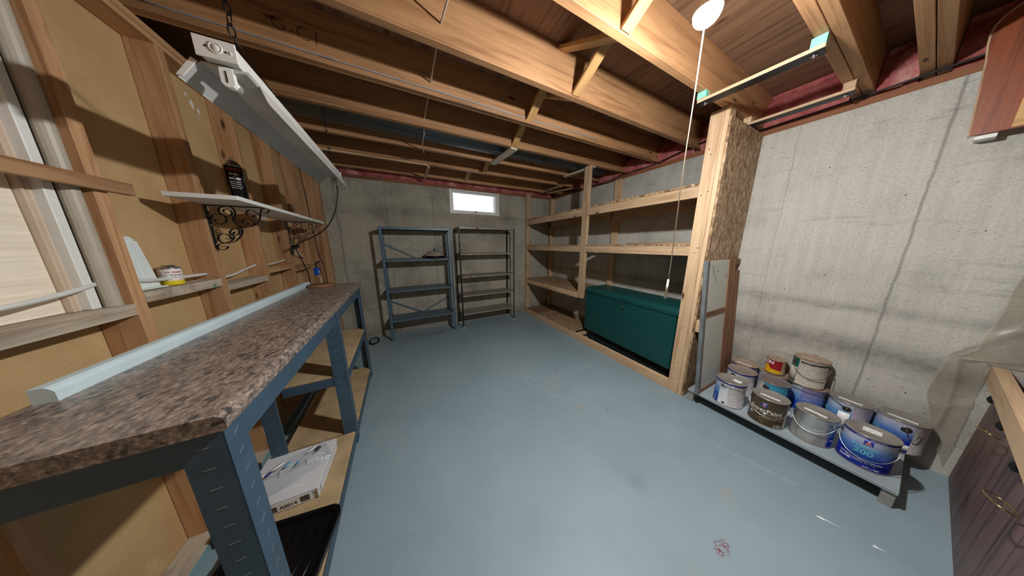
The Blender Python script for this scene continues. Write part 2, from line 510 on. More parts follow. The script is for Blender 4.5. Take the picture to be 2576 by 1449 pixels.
def text_mesh(txt, size, extrude=.0003, align='CENTER', space=1.0, bold=0):
    cu = bpy.data.curves.new('lettering', 'FONT')
    cu.body = txt; cu.size = size; cu.extrude = extrude; cu.align_x = align; cu.align_y = 'CENTER'
    cu.space_character = space; cu.resolution_u = 3; cu.offset = bold
    o = bpy.data.objects.new('lettering', cu)
    COL.objects.link(o)
    me = bpy.data.meshes.new_from_object(o.evaluated_get(bpy.context.evaluated_depsgraph_get()))
    bpy.data.objects.remove(o); bpy.data.curves.remove(cu)
    return me
def flat_text(txt, size, mat, parent, M, name='lettering', **kw):
    me = text_mesh(txt, size, **kw); me.materials.clear(); me.materials.append(mat)
    return link(bpy.data.objects.new(name, me), parent, M)
def copy_part(o, parent):
    c = o.copy(); COL.objects.link(c); c.parent = parent
    WM[c.name] = wmat(parent) @ o.matrix_basis
    for ch in [q for q in KIDS.get(o.name, [])]: copy_part(ch, c)
    return c
KIDS = {}

# ------------------------------------------------------------------ the setting
tag(MB().box((-1.6, -2.7, -.1), (2.95, 3.82, 0)).build('floor', FLOOR), kind='structure')
WX0, WX1, WZ0 = .728, 1.563, 1.826
wb = MB()
wb.box((-1.6, 3.56, 0), (WX0, 3.8, 2.185)).box((WX1, 3.56, 0), (2.95, 3.8, 2.185)).box((WX0, 3.56, 0), (WX1, 3.8, WZ0))
wall_back = tag(wb.build('wall_back', CONB), kind='structure')
wall_right = tag(MB().box((2.70, -2.7, 0), (2.95, 3.56, 2.185)).build('wall_right', CONR), kind='structure')
tag(MB().box((-1.6, -2.8, 0), (2.95, -2.7, 2.6)).build('wall_front', HARD), kind='structure')
tag(MB().box((-1.6, -2.7, 0), (-1.52, 3.56, 2.6)).build('wall_light_stop', HARD), kind='structure')  # outer wall added to close light leaks past the stud wall
for nm, lo, hi in (('sill_plate', (-1.5, 3.56, 2.185), (2.70, 3.70, 2.225)),):
    board(nm, lo, hi, 'sill', wall_back)
board('sill_plate', (2.70, -2.68, 2.185), (2.84, 3.70, 2.228), 'sill', wall_right)

ceil = setting('ceiling', (0, 0, 2.268))
ZJ, ZS = 2.268, 2.505
JOISTS = [(3.40, 3.44), (2.91, 2.95), (2.48, 2.52), (2.04, 2.08), (1.63, 1.67), (1.232, 1.272), (.812, .85), (.383, .424), (.339, .380), (.167, .208), (.123, .164)] + \
         [(-.30 - .42 * k, -.26 - .42 * k) for k in range(6)]  # joists behind the camera, added to occlude light
for a, b in JOISTS:
    board('joist', (-1.50, a, ZJ), (2.86, b, ZS), 'joist', ceil)
board('rim_joist', (2.865, -2.68, 2.228), (2.905, 3.75, ZS), 'old', ceil)
board('rim_joist', (-1.5, 3.72, 2.225), (2.86, 3.76, ZS), 'old', ceil)
xs = [-1.6, -.36, .86, 2.08, 2.95]
for k in range(4):
    for a, b in ((-2.7, -.3), (-.298, 2.14), (2.142, 3.8)):
        board('subfloor_sheet', (xs[k], a, ZS), (xs[k + 1] - .002, b, ZS + .018), 'ply', ceil, axis=1, bev=0)
def bridging(near, far, xa, xb, wd=.062):
    # crossed braces between two joists: one rises towards the camera, one away
    if xa is not None:
        beam('bridging', (xa, far - .002, ZJ + .012), (xa, near + .002, ZS - .018), wd, .018, (1, 0, 0), 'brace', ceil)
    if xb is not None:
        beam('bridging', (xb, far - .002, ZS - .018), (xb, near + .002, ZJ + .012), wd, .018, (1, 0, 0), 'brace', ceil)
bridging(.424, .812, .995, .905)
bridging(.85, 1.232, 1.095, .975)
bridging(1.272, 1.63, .985, 1.09)
bridging(1.67, 2.04, 1.07, .97)
bridging(2.52, 2.91, 1.075, .98)
bridging(2.95, 3.40, .96, 1.06)
beam('strap_brace', (1.075, 2.045, ZJ - .010), (1.035, 2.515, ZJ - .010), .075, .018, (1, 0, 0), 'grey', ceil, 'flat pale brace nailed under the joists')
beam('strap_brace', (2.17, 2.045, ZJ - .010), (2.12, 2.515, ZJ - .010), .06, .018, (1, 0, 0), 'grey', ceil)
beam('strap_brace', (2.38, 2.92, ZJ - .009), (2.36, 3.43, ZJ - .009), .07, .016, (1, 0, 0), 'pine', ceil)
beam('strap_brace', (2.66, 2.92, ZJ - .009), (2.48, 3.42, ZJ - .009), .03, .016, (1, 0, 0), 'pine', ceil)
beam('furring_strip', (-.82, 2.90, ZJ - .008), (.37, 2.905, ZJ - .008), .03, .014, (0, 1, 0), 'pine', ceil)
beam('furring_strip', (.375, 2.905, ZJ - .02), (.375, 3.41, ZJ - .02), .03, .014, (1, 0, 0), 'pine', ceil)
board('ledger_strip', (-.9, 1.617, ZJ - .004), (2.6, 1.629, ZJ + .020), 'joist', ceil)

# left stud wall: hardboard behind open studs
wl = setting('wall_left', (-.98, 0, 0))
for a, b in ((-2.7, -.30), (-.298, .90), (.902, 2.20), (2.202, 3.56)):
    MB().box((-1.0, a, 0), (-.981, b, 2.212)).build('hardboard_sheet', HARD, wl, Matrix())
STUDS = [-1.73, -1.30, -.865, -.43, .005, .44, .872, 1.297, 1.732, 2.172, 2.604, 3.034]
for y in STUDS:
    board('stud', (-.98, y, .040), (-.89, y + .040, 2.212), 'stud', wl)
board('stud', (-.98, 3.475, .040), (-.825, 3.515, 2.212), 'stud', wl)
board('stud', (-.98, 3.518, .040), (-.825, 3.556, 2.212), 'stud', wl)
board('top_plate', (-.98, -2.68, 2.212), (-.89, 3.556, 2.238), 'stud', wl)
board('top_plate', (-.98, -2.68, 2.2395), (-.89, 3.556, 2.2675), 'stud', wl)
board('sole_plate', (-.98, -2.68, 0), (-.886, 3.556, .040), 'grey', wl)
board('sole_plate_paint_edge', (-.886, -2.68, 0), (-.883, 3.556, .040), 'grey', wl, mat=flat('floor_paint_drips', sl(130, 158, 160), .5))
for a, b, z0, z1, kind in ((.914, 1.295, 1.083, 1.125, 'grey'), (1.339, 1.730, 1.118, 1.158, 'grey'), (1.774, 2.170, 1.083, 1.122, 'grey'), (2.214, 2.602, 1.132, 1.174, 'stud'), (2.646, 3.032, 1.100, 1.140, 'stud')):
    board('blocking', (-.98, a, z0), (-.889, b, z1), kind, wl)
board('blocking', (-.98, 1.339, .40), (-.889, 1.730, .44), 'old', wl)
board('face_rail', (-.889, .3, 1.515), (-.871, 1.40, 1.557), 'stud', wl)

MB().prism([(1.662, 1.123), (1.690, 1.124), (1.686, 1.136), (1.672, 1.133), (1.660, 1.128)], 0, -.8890, -.8884).build('paint_dab', flat('green_dab', sl(60, 150, 110), .5), wl, Matrix())
# window
win = setting('window_1', (WX0, 3.56, WZ0))
t = .034
for lo, hi in (((WX0, 3.545, WZ0), (WX0 + t, 3.66, 2.185)), ((WX1 - t, 3.545, WZ0), (WX1, 3.66, 2.185)), ((WX0 + t, 3.545, 2.185 - .022), (WX1 - t, 3.66, 2.185)), ((WX0 + t, 3.545, WZ0), (WX1 - t, 3.66, WZ0 + .018))):
    MB().box(lo, hi, None, .002).build('window_frame', WHITE, win, Matrix())
i0, i1, j0, j1 = WX0 + t + .002, WX1 - t - .002, WZ0 + .02, 2.161
for lo, hi in (((i0, 3.566, j0), (i0 + .026, 3.60, j1)), ((i1 - .026, 3.566, j0), (i1, 3.60, j1)), ((i0 + .026, 3.566, j1 - .024), (i1 - .026, 3.60, j1)), ((i0 + .026, 3.566, j0), (i1 - .026, 3.60, j0 + .034))):
    MB().box(lo, hi, None, .003).build('sash', WHITE, win, Matrix())
MB().box((i0 + .026, 3.580, j0 + .034), (i1 - .026, 3.584, j1 - .024)).build('pane', GLASS, win, Matrix())
MB().box((1.13, 3.552, j0 + .008), (1.17, 3.566, j0 + .028), None, .002).tube([(1.15, 3.556, j0 + .018), (1.15, 3.548, j0 + .05)], .004).build('latch', CHROME, win, Matrix())

# pink insulation stuffed above the concrete walls
bays = [(.852, 1.230, 'between the ceiling joists over the wooden post'), (.426, .810, 'above the two dark bars near the ceiling'), (-.258, .121, 'at the ceiling beside the red-brown panel'), (.210, .337, 'in the narrow gap between two doubled joists'),
        (1.274, 1.628, 'above the top shelf where the black cable sags'), (1.672, 2.038, 'above the middle of the wooden shelves'), (2.082, 2.478, 'at the end of the dark duct'), (2.522, 2.908, 'above the far wooden shelves')]
for n, (a, b, where) in enumerate(bays):
    def fn(u, v, a=a, b=b, n=n):
        y = a + (b - a) * u; z = 2.232 + (ZS - .004 - 2.232) * v
        bul = math.sin(PI * min(1, max(0, v * 1.02))) * .05 + .012 * math.sin(9 * u + n * 2 + 5 * v) + .008 * math.sin(23 * u + 11 * v)
        return Vector((2.755 - bul + .07 * v * v, y, z))
    o = MB().grid(fn, 10, 8).box((2.80, a, 2.234), (2.86, b, ZS - .006)).build('insulation_batt', INS)
    tag(o, 'pink fibreglass batt ' + where, 'insulation', 'pink insulation batts')
def fnb(u, v):
    x = -.88 + 3.56 * u; z = 2.226 + (ZS - .006 - 2.226) * v
    return Vector((x, 3.60 - .045 * math.sin(PI * min(1, v * 1.3)) * (1 + .3 * math.sin(31 * u)) - .012 * math.sin(70 * u + 6 * v), z))
tag(MB().grid(fnb, 60, 8).box((-.88, 3.63, 2.23), (2.68, 3.71, ZS - .008)).build('insulation_batt', INS), 'long red-pink insulation batt above the concrete wall with the window', 'insulation', 'pink insulation batts')

# ------------------------------------------------------------------ lamp that lights the room
lamp = thing('pull_chain_lamp', 'bare glowing bulb hanging from the ceiling with a pull string', 'lamp', (1.0, .49, 2.103))
LM = wmat(lamp)
BM = emit('bulb_glow', (.97, .99, 1.0, 1), BULB_POWER)
prof = [(0, -.040)] + [(.040 * math.sin(a), -.040 * math.cos(a)) for a in [PI * k / 12 for k in range(1, 7)]] + [(.037, .012), (.026, .034), (.016, .044), (.014, .052)]
MB().lathe(prof[:7], 24).build('bulb', BM, lamp)
MB().lathe(prof[6:], 24).build('bulb_collar', WHITEF, lamp)
MB().lathe([(0, .05), (.016, .05), (.019, .06), (.019, .10), (.0, .10)], 16).build('socket', WHITEF, lamp)
MB().tube([(0, 0, .10), (0, 0, .385)], .006).build('hanging_rod', CHROME, lamp)
MB().lathe([(0, .36), (.045, .37), (.05, .40), (0, .40)], 20).build('ceiling_box', WHITEF, lamp)
sx, sy = .028, .018
st = [(sx * .65, sy * .7, .07), (sx, sy, .055), (sx + .002, sy, -.2), (sx - .002, sy, -.5), (sx + .006, sy, -.8), (sx + .006, sy, -.93)]
ps = MB().tube(smooth_path(st, 3), .0019, 6).build('pull_string', STRING, lamp)
MB().tube([(sx + .006, sy, -.925), (sx + .004, sy, -.96), (sx + .001, sy, -1.01)], [.0035, .0045, .006], 8).build('string_end', STRINGW, lamp)
l2 = thing('fill_bulb', 'added bare fill bulb at the ceiling behind the viewpoint', 'lamp', (.7, -1.6, 2.15))  # unseen lamp added to fill the shadows
MB().lathe([(.045 * math.sin(a), -.045 * math.cos(a)) for a in [PI * k / 12 for k in range(0, 7)]], 20).build('bulb', emit('fill_bulb_glow', (.97, .99, 1.0, 1), FILL_BULB_POWER), l2)
MB().lathe([(.045, 0), (.04, .015), (.02, .04), (0, .045)], 20).build('bulb_collar', WHITEF, l2)
MB().tube([(0, 0, .045), (0, 0, .35)], .008).build('hanging_rod', CHROME, l2)

# ------------------------------------------------------------------ workbench
bench = thing('bench_frame', 'blue-grey slotted steel workbench frame under the speckled countertop', 'workbench', (-.366, .62, 0), math.radians(.6))
BW = wmat(bench)
def leg(x, y, sx_, sy_, h, lab=None):
    # angle post: one face across x, one across y, corner at (x, y), flanges going sx_, sy_
    fw, th = .062, .0022
    m = MB()
    m.box((min(x, x + sx_ * fw), min(y, y + sy_ * th), 0), (max(x, x + sx_ * fw), max(y, y + sy_ * th), h))
    m.box((min(x, x + sx_ * th), min(y, y + sy_ * fw), 0), (max(x, x + sx_ * th), max(y, y + sy_ * fw), h))
    m.box((min(x + sx_ * fw, x + sx_ * (fw + .003)), min(y, y + sy_ * .014), 0), (max(x + sx_ * fw, x + sx_ * (fw + .003)), max(y, y + sy_ * .014), h))
    m.box((min(x, x + sx_ * .014), min(y + sy_ * fw, y + sy_ * (fw + .003)), 0), (max(x, x + sx_ * .014), max(y + sy_ * fw, y + sy_ * (fw + .003)), h))
    L = m.build('leg', BLUE, bench)
    s = MB()
    nm = 17
    for k in range(nm):
        z = .05 + k * (h - .09) / (nm - 1)
        s.box((x + sx_ * .026, y - sy_ * .0006, z), (x + sx_ * .044, y + sy_ * .0001, z + .0022)) if sx_ > 0 else s.box((x + sx_ * .044, y - .0006, z), (x + sx_ * .026, y + .0001, z + .0022))
        xx = x - sx_ * .0004
        yy = sorted((y + sy_ * .024, y + sy_ * .040))
        s.prism([(yy[0], z), (yy[1], z + .010), (yy[1], z + .0125), (yy[0], z + .0025)], 0, xx - .0003, xx + .0003)
    tag(s.build('slots', flat('slot_glint', sl(126, 130, 132), .5, .2), L), kind='stuff')
    return L
HB = .946
for (x, y, a, b) in ((-.017, .012, -1, 1), (-.017, .950, -1, 1), (-.017, 1.845, -1, -1), (-.385, .012, 1, 1), (-.385, .865, 1, 1), (-.385, 1.845, 1, -1)):
    leg(x, y, a, b, HB)
def bb(lo, hi, name='beam'):
    MB().box(lo, hi, None, .001).build(name, BLUE, bench)
for z0, z1, ya, yb in ((.872, .946, .078, .948), (.872, .946, 1.014, 1.782), (.030, .086, .078, .948), (.030, .086, 1.014, 1.782), (.456, .512, 1.014, 1.782)):
    bb((-.0205, ya, z0), (-.018, yb, z1)); bb((-.384, ya, z0), (-.3815, yb, z1))
for z0, z1, y in ((.872, .946, .0145), (.872, .946, .955), (.872, .946, 1.840), (.030, .086, .0145), (.456, .512, .955), (.030, .086, 1.840), (.456, .512, 1.840), (.030, .086, .958)):
    bb((-.322, y, z0), (-.082, y + .0025, z1))
for lo, hi in (((-.381, .018, .0865), (-.021, .945, .0995)), ((-.381, .958, .0865), (-.021, 1.838, .0995)), ((-.381, .958, .5125), (-.021, 1.838, .5255))):
    board('shelf_board', lo, hi, 'board', bench, rel=True, axis=1, mat=PARTICLE)
ct = MB().prism([(-.396, .9475), (-.004, .9475), (0, .952), (0, .968), (-.004, .977), (-.014, .985), (-.396, .985)], 1, -.004, 1.852).build('countertop', GRANITE, None, BW)
tag(ct, 'brown speckled laminate countertop lying on the blue steel frame', 'countertop')
o = MB().prism([(-.032, 0), (0, 0), (0, .024), (-.006, .032), (-.012, .036), (-.032, .036)], 1, .232, 1.83, None).build('trim_strip', TRIMW, None, BW @ Matrix.Translation((-.362, 0, .985)))
tag(o, 'pale blue-white trim strip lying along the back of the countertop', 'trim')
# round turntable of wood at the far end of the bench
d = MB().lathe([(0, 0), (.088, 0), (.09, .003), (.09, .015), (.087, .018), (0, .018)], 36).build('wooden_disc', W('old', 0), None, Matrix.Translation((-.655, 2.365, .985)))
tag(d, 'dark round wooden disc lying on the far end of the countertop', 'disc')

# carton with a label, a film bag on it, and a black boot tray on the bottom shelf
bx = thing('flat_carton', 'flat white cardboard carton with a barcode label under the bench', 'box', (-.632, 1.335, .101), math.radians(-2))
CART = flat('white_carton', sl(206, 206, 208), .5, 0, .1, 6)
MB().box((-.15, -.148, 0), (.152, .148, .050), None, .002).build('carton_body', CART, bx)
MB().box((-.153, -.151, .040), (.155, .151, .058), None, .002).build('lid', CART, bx)
MB().box((.1535, -.12, .002), (.157, .13, .036), None, .001).build('side_flap', CART, bx)
MB().box((.1475, -.1535, .0), (.1515, -.1505, .052), None, .0005).build('corner_flap', flat('brown_carton_edge', sl(150, 116, 92), .7), bx)
lb = MB().box((-.035, -.1526, .003), (.130, -.1512, .047)).build('barcode_label', PAPER, bx)
for x, z0, z1, nb in ((-.024, .008, .036, 11), (.086, .010, .042, 15)):
    bar = MB()
    for k in range(nb):
        wv = random.choice((.0008, .0014, .002))
        bar.box((x, -.1531, z0), (x + wv, -.1525, z1)); x += wv + .0009
    tag(bar.build('barcode', flat('label_ink', sl(40, 40, 44), .5), lb), kind='stuff')
RX = Matrix.Rotation(PI / 2, 4, 'X')
INK = flat('label_ink', sl(40, 40, 44), .5)
flat_text('AS014', .024, INK, lb, wmat(bx) @ Matrix.Translation((.042, -.1531, .020)) @ RX, bold=.0003)
flat_text('studio', .02, flat('pale_print', sl(236, 236, 236), .5), bx, wmat(bx) @ Matrix.Translation((.06, -.10, .0585)), 'print')
bag = thing('plastic_bag', 'crumpled clear plastic bag lying on the white carton', 'bag', (-.64, 1.345, .159), math.radians(28))
rb = random.Random(5)
ph = [(rb.uniform(8, 60), rb.uniform(8, 60), rb.uniform(0, 6), rb.uniform(.001, .006)) for _ in range(14)]
def fbag(u, v, top=True):
    x = (u - .5) * .33; y = (v - .5) * .19 * (1 - .35 * abs(u - .45))
    e = min(1, 5 * min(u, 1 - u, v, 1 - v))
    h = .004 + e * (.014 + sum(a * math.sin(p * x + q * y + r) for p, q, r, a in ph))
    return Vector((x, y, max(.0015, h)))
FILM = clear_bag()
MB().grid(fbag, 46, 30, None, False).build('bag_film', FILM, bag)
for px_, py_, rz_, col, sx_, sy_ in ((-.07, .03, .3, sl(48, 52, 128), .030, .018), (.0, .022, .2, sl(120, 190, 214), .036, .02), (.03, -.01, .3, sl(60, 140, 196), .02, .013), (.10, .035, .25, sl(226, 226, 224), .05, .02), (-.03, .05, .3, sl(232, 232, 230), .06, .022), (.12, .01, .1, sl(70, 70, 74), .03, .03)):
    MB().lathe([(0, 0), (.5, 0), (.5, .04), (0, .04)], 14).build('printed_tag', flat('bag_tag_%d' % int(col[0] * 999), col, .4), bag, wmat(bag) @ Matrix.Translation((px_, py_, .029)) @ Matrix.Rotation(rz_, 4, 'Z') @ Matrix.Diagonal((sx_, sy_, .02, 1)))
for k in range(3):
    MB().prism([(0, 0), (.09, .012), (.06, .05), (.01, .045)], 2, 0, .0006).build('paper_insert', PAPER, bag, wmat(bag) @ Matrix.Translation((-.14 + k * .10, .02 - .03 * k, .006 + .003 * k)) @ Matrix.Rotation(.15 * (k - 1), 4, 'Y'))
tray = thing('boot_tray', 'black ribbed plastic boot tray on the bottom shelf by the near leg', 'tray', (-.575, .925, .100), math.radians(-9))
def rrect(a, b, r, n=6):
    P = []
    for cx, cy, a0 in ((a - r, b - r, 0), (-a + r, b - r, 90), (-a + r, -b + r, 180), (a - r, -b + r, 270)):
        for k in range(n + 1):
            q = math.radians(a0 + 90 * k / n); P.append((cx + r * math.cos(q), cy + r * math.sin(q)))
    return P
m = MB()
out_, inn, flo = rrect(.185, .19, .05), rrect(.172, .177, .045), rrect(.165, .17, .04)
lv = [[m.b.verts.new((x, y, z)) for x, y in P] for P, z in ((out_, .0), (out_, .022), (inn, .022), (flo, .004))]
for A, B in zip(lv, lv[1:]):
    for k in range(len(A)):
        m.b.faces.new([A[k], A[(k + 1) % len(A)], B[(k + 1) % len(A)], B[k]])
m.b.faces.new(lv[-1]); m.b.faces.new(list(reversed(lv[0])))
m.build('tray_pan', BLACKP, tray)
for k in range(7):
    MB().tube([(-.13 + k * .042, -.12, .006), (-.13 + k * .042 + .03, .13, .006)], .004, 6).build('rib', BLACKP, tray)

# ------------------------------------------------------------------ left wall things
sh = MB().box((-.887, 1.53, 1.542), (-.665, 2.80, 1.561), None, .001).build('wall_shelf', WHITE)
tag(sh, 'white wall shelf board on two black scroll brackets', 'shelf')
BR = dict(
P1=[(-.677,1.517),(-.672,1.513),(-.661,1.515),(-.653,1.524),(-.657,1.533),(-.667,1.537),(-.677,1.535),(-.686,1.524),(-.692,1.497),(-.704,1.466),(-.725,1.443),(-.748,1.435),(-.765,1.437)],
D=[(-.749,1.457),(-.745,1.452),(-.751,1.446),(-.76,1.447),(-.768,1.456),(-.763,1.471),(-.747,1.477),(-.731,1.474),(-.722,1.462),(-.725,1.444)],
C=[(-.71,1.494),(-.718,1.494),(-.722,1.487),(-.731,1.486),(-.744,1.5),(-.743,1.514),(-.731,1.525),(-.716,1.523),(-.703,1.511),(-.695,1.499),(-.693,1.491)],
A=[(-.824,1.506),(-.829,1.512),(-.826,1.52),(-.813,1.522),(-.801,1.516),(-.8,1.499),(-.81,1.487),(-.826,1.486),(-.841,1.5),(-.845,1.519),(-.833,1.534),(-.812,1.538),(-.793,1.532),(-.787,1.511),(-.79,1.494),(-.8,1.476),(-.797,1.456),(-.785,1.442),(-.769,1.437),(-.749,1.434)],
B=[(-.859,1.468),(-.867,1.467),(-.865,1.456),(-.855,1.447),(-.839,1.449),(-.827,1.462),(-.825,1.481),(-.837,1.494),(-.856,1.496),(-.872,1.489),(-.882,1.467),(-.88,1.447),(-.862,1.443),(-.84,1.443)],
F=[(-.798,1.406),(-.808,1.405),(-.814,1.394),(-.807,1.388),(-.793,1.397),(-.787,1.412),(-.793,1.421),(-.81,1.421),(-.824,1.406),(-.823,1.391),(-.815,1.382),(-.813,1.37)],
O=[(-.78,1.436),(-.776,1.419),(-.779,1.401),(-.793,1.377),(-.813,1.356),(-.835,1.347),(-.858,1.345),(-.875,1.339),(-.883,1.328),(-.882,1.316),(-.871,1.31),(-.854,1.314),(-.846,1.326),(-.853,1.329),(-.871,1.327)],
G=[(-.846,1.369),(-.827,1.368),(-.829,1.382),(-.839,1.394),(-.855,1.395),(-.87,1.382),(-.871,1.361),(-.861,1.349),(-.847,1.348),(-.827,1.358),(-.814,1.376)])
def bracket(y, label):
    b = thing('scroll_bracket', label, 'bracket', (-.889, y, 1.54), 0, 'scroll brackets under the wall shelf')
    I = Matrix()
    MB().box((-.8885, y - .008, 1.318), (-.885, y + .008, 1.5405), None, .0008).build('wall_bar', BRKT, b, I)
    MB().box((-.8845, y - .008, 1.537), (-.682, y + .008, 1.5408), None, .0008).build('top_bar', BRKT, b, I)
    for P in BR.values():
        MB().ribbon([Vector((px_, y, pz_)) for px_, pz_ in [(q.x, q.z) for q in smooth_path([(a, 0, c) for a, c in P], 4)]], .014, .0028).build('scroll', BRKT, b, I)
    for zz in (1.34, 1.44, 1.52):
        MB().lathe([(0, .003), (.003, .002), (.004, 0)], 10).build('screw', CHROME, b, Matrix.Translation((-.885, y, zz)) @ Matrix.Rotation(PI / 2, 4, 'Y'))
    return b
bracket(1.757, 'black scroll bracket on the stud right under the spray can')
bracket(2.648, 'black scroll bracket at the far end of the white wall shelf')

# spray can
sc = thing('spray_can', 'black aerosol can with white spray cap on the white wall shelf', 'spray can', (-.803, 1.872, 1.5615))
SCM = flat('black_can_paint', sl(14, 16, 20), .18, .3, .05)
SILV = flat('can_silver', sl(170, 168, 164), .25, .9)
MB().lathe([(0, 0), (.031, 0), (.034, .003), (.034, .200), (.0335, .203)], 32).build('can_body', SCM, sc)
MB().lathe([(.0335, .174), (.0345, .177), (.0335, .181), (.030, .186), (.024, .197), (.0205, .2), (.0205, .204), (.012, .206), (0, .206)], 32, c=(0, 0, .028)).build('dome', SILV, sc)
MB().lathe([(0, .205), (.008, .205), (.008, .224), (.006, .226), (0, .226)], 14, c=(0, 0, .028)).build('spray_cap', WHITE, sc)
def wrap_text(txt, size, mat, root, r, ang, z, name='lettering', **kw):
    me = text_mesh(txt, size, **kw)
    for v in me.vertices:
        a = ang + v.co.x / r; rr = r + .0006 + v.co.z
        v.co = Vector((rr * math.cos(a), rr * math.sin(a), z + v.co.y))
    me.materials.clear(); me.materials.append(mat)
    return link(bpy.data.objects.new(name, me), root, wmat(root))
def wrap_patch(root, name, mat, r, a0, a1, z0, z1, eps=.0005, seg=None):
    n = seg or max(2, int(abs(a1 - a0) / .12))
    return MB().lathe([(r, z0), (r + eps, z0), (r + eps, z1), (r, z1)], n, mat=mat, a0=a0, a1=a1).build(name, mat, root)
REDP = flat('red_print', sl(196, 44, 36), .4); WHP = flat('white_print', sl(228, 228, 226), .4, 0, .03)
fa = math.radians(-72)
wrap_text('BERGACD', .0125, REDP, sc, .034, fa, .186, bold=.0003)
wrap_text('EZ-Kit', .0115, WHP, sc, .034, fa - .05, .160, bold=.0004)
wrap_text('GC-80', .0165, WHP, sc, .034, fa - .02, .138, bold=.0005)
for k in range(4):
    wrap_text(['Quick Cleaner', 'Flash Solvent', 'Fast Cleaner &', 'Lubricant Jet'][k], .0075, WHP, sc, .034, fa, .120 - .0105 * k)
wrap_text('Net 12 oz', .006, WHP, sc, .034, fa + .15, .016)
o = MB().box((-.030, -.0045, 0), (.030, .0045, .007), None, .0008).build('wood_stick', W('pine', 0), None, Matrix.Translation((-.715, 1.66, 1.5615)) @ Matrix.Rotation(.95, 4, 'Z'))
tag(o, 'short pale wooden stick in front of the spray can', 'stick')

# fluorescent fixture with reflector, chains and cord
fx = thing('fluorescent_fixture', 'white tubeless fluorescent shop light with dusty reflector hung on chains', 'light fixture', (-.414, 1.02, 1.85))
I = Matrix()
y0, y1 = 1.02, 2.24
MB().box((-.4495, y0 + .002, 1.851), (-.3785, y1 - .002, 1.896), None, .002).build('channel', WHITEF, fx, I)
ep = MB().box((-.455, y0 - .003, 1.848), (-.374, y0 + .002, 1.898), None, .001).build('end_plate', WHITEF, fx, I)
RY = Matrix.Rotation(PI / 2, 4, 'X')
MB().lathe([(.0095, 0), (.0115, .002), (.0135, .002), (.014, 0)], 20).lathe([(0, .0012), (.0092, .0012), (.0096, 0)], 20).build('knockout', WHITEF, ep, Matrix.Translation((-.414, y0 - .003, 1.876)) @ RY)
for dx in (-.019, .019):
    MB().lathe([(0, .0006), (.0026, .0006), (.0027, 0)], 12).build('screw_hole', RUBBER, ep, Matrix.Translation((-.414 + dx, y0 - .003, 1.873 - dx * .1)) @ RY)
MB().lathe([(0, .0008), (.004, .0008), (.0042, 0)], 12).build('screw_head', WHITEF, ep, Matrix.Translation((-.386, y0 - .003, 1.871)) @ RY)
MB().box((-.455, y1 - .002, 1.848), (-.374, y1 + .003, 1.898), None, .001).build('end_plate', WHITEF, fx, I)
ys, ye = 1.045, 2.21
def refl(sgn):
    P = [(.030, 1.8495), (.046, 1.849), (.094, 1.806), (.100, 1.800), (.100, 1.796), (.0985, 1.796), (.0985, 1.799), (.0925, 1.8045), (.0455, 1.8475), (.030, 1.848)]
    return [(-.414 + sgn * a, z) for a, z in P]
MB().prism(refl(-1), 1, ys, ye).build('reflector_wing', GREYREF, fx, I)
MB().prism([(-.414 + (x_ + .414) * .62 if z_ < 1.83 else x_, z_) for x_, z_ in refl(1)], 1, ys + .06, ye + .06).build('reflector_wing', GREYREF, fx, I)
MB().prism([(-.462, 1.848), (-.366, 1.848), (-.372, 1.842), (-.40, 1.836), (-.428, 1.836), (-.456, 1.842)], 1, ys, ye).build('ballast_cover', GREYREF, fx, I)
for yy, sg in ((y0 + .030, 1), (y1 - .035, -1)):
    m = MB().prism([(-.428, 1.846), (-.400, 1.846), (-.400, 1.806), (-.405, 1.798), (-.414, 1.795), (-.423, 1.798), (-.428, 1.806)], 1, yy - .008, yy + .008)
    h = m.build('lamp_holder', WHITE, fx, I)
    MB().lathe([(0, 0), (.0155, 0), (.0165, .004), (.0165, .022), (.013, .028), (0, .028)], 18).build('tube_cap', flat('lamp_cap', sl(196, 192, 184), .25, .5), h, Matrix.Translation((-.414, yy + sg * .008, 1.812)) @ Matrix.Rotation(-sg * PI / 2, 4, 'X'))
    MB().box((-.4152, yy - sg * .0092 - .0004, 1.806), (-.4128, yy - sg * .0092 + .0004, 1.836)).build('slot', RUBBER, h, I)
MB().prism([(-.512, 1.798), (-.500, 1.798), (-.466, 1.844), (-.476, 1.850)], 1, ys - .006, ys - .002).build('wing_tab', WHITEF, fx, I)
MB().prism([(-.512, 1.798), (-.500, 1.798), (-.466, 1.842), (-.476, 1.848)], 1, ye + .002, ye + .006).build('wing_tab', WHITEF, fx, I)
def chain(p_top, p_bot, name_label):
    c = thing('hanging_chain', name_label, 'chain', p_top, 0, 'chains holding the shop light')
    a, b = Vector(p_top), Vector(p_bot)
    L = (a - b).length; n = max(2, round(L / .030)); d = (b - a).normalized()
    x = d.cross(Vector((.6, .8, 0))).normalized(); y = d.cross(x)
    for k in range(n):
        ctr = a + d * (L * (k + .5) / n)
        s = x if k % 2 else y
        hl = L / n / 2 + .0035; wd_ = .0085
        P = [ctr + d * (hl * math.cos(q) * (1 if abs(math.cos(q)) > .5 else 1)) + s * (wd_ * math.sin(q)) for q in [2 * PI * j / 14 for j in range(14)]]
        MB().tube(P, .0019, 6, closed=True).build('chain_link', BLACKM, c, Matrix())
    return c
def vhook(apex, ya, yb, x0, x1, z):
    a = Vector(apex)
    for xx in (x0, x1):
        MB().tube([a, a + Vector((.002, 0, -.006)), (xx, yb, z)], .0016, 6).build('hook_wire', BLACKM, fx, Matrix())
chain((-.414, 1.145, 2.26), (-.414, 1.128, 1.980), 'dark chain holding the near end of the shop light')
vhook((-.414, 1.128, 1.982), 0, 1.26, -.378, -.450, 1.892)
chain((-.414, 2.18, 2.30), (-.414, 2.176, 2.012), 'dark chain holding the far end of the shop light')
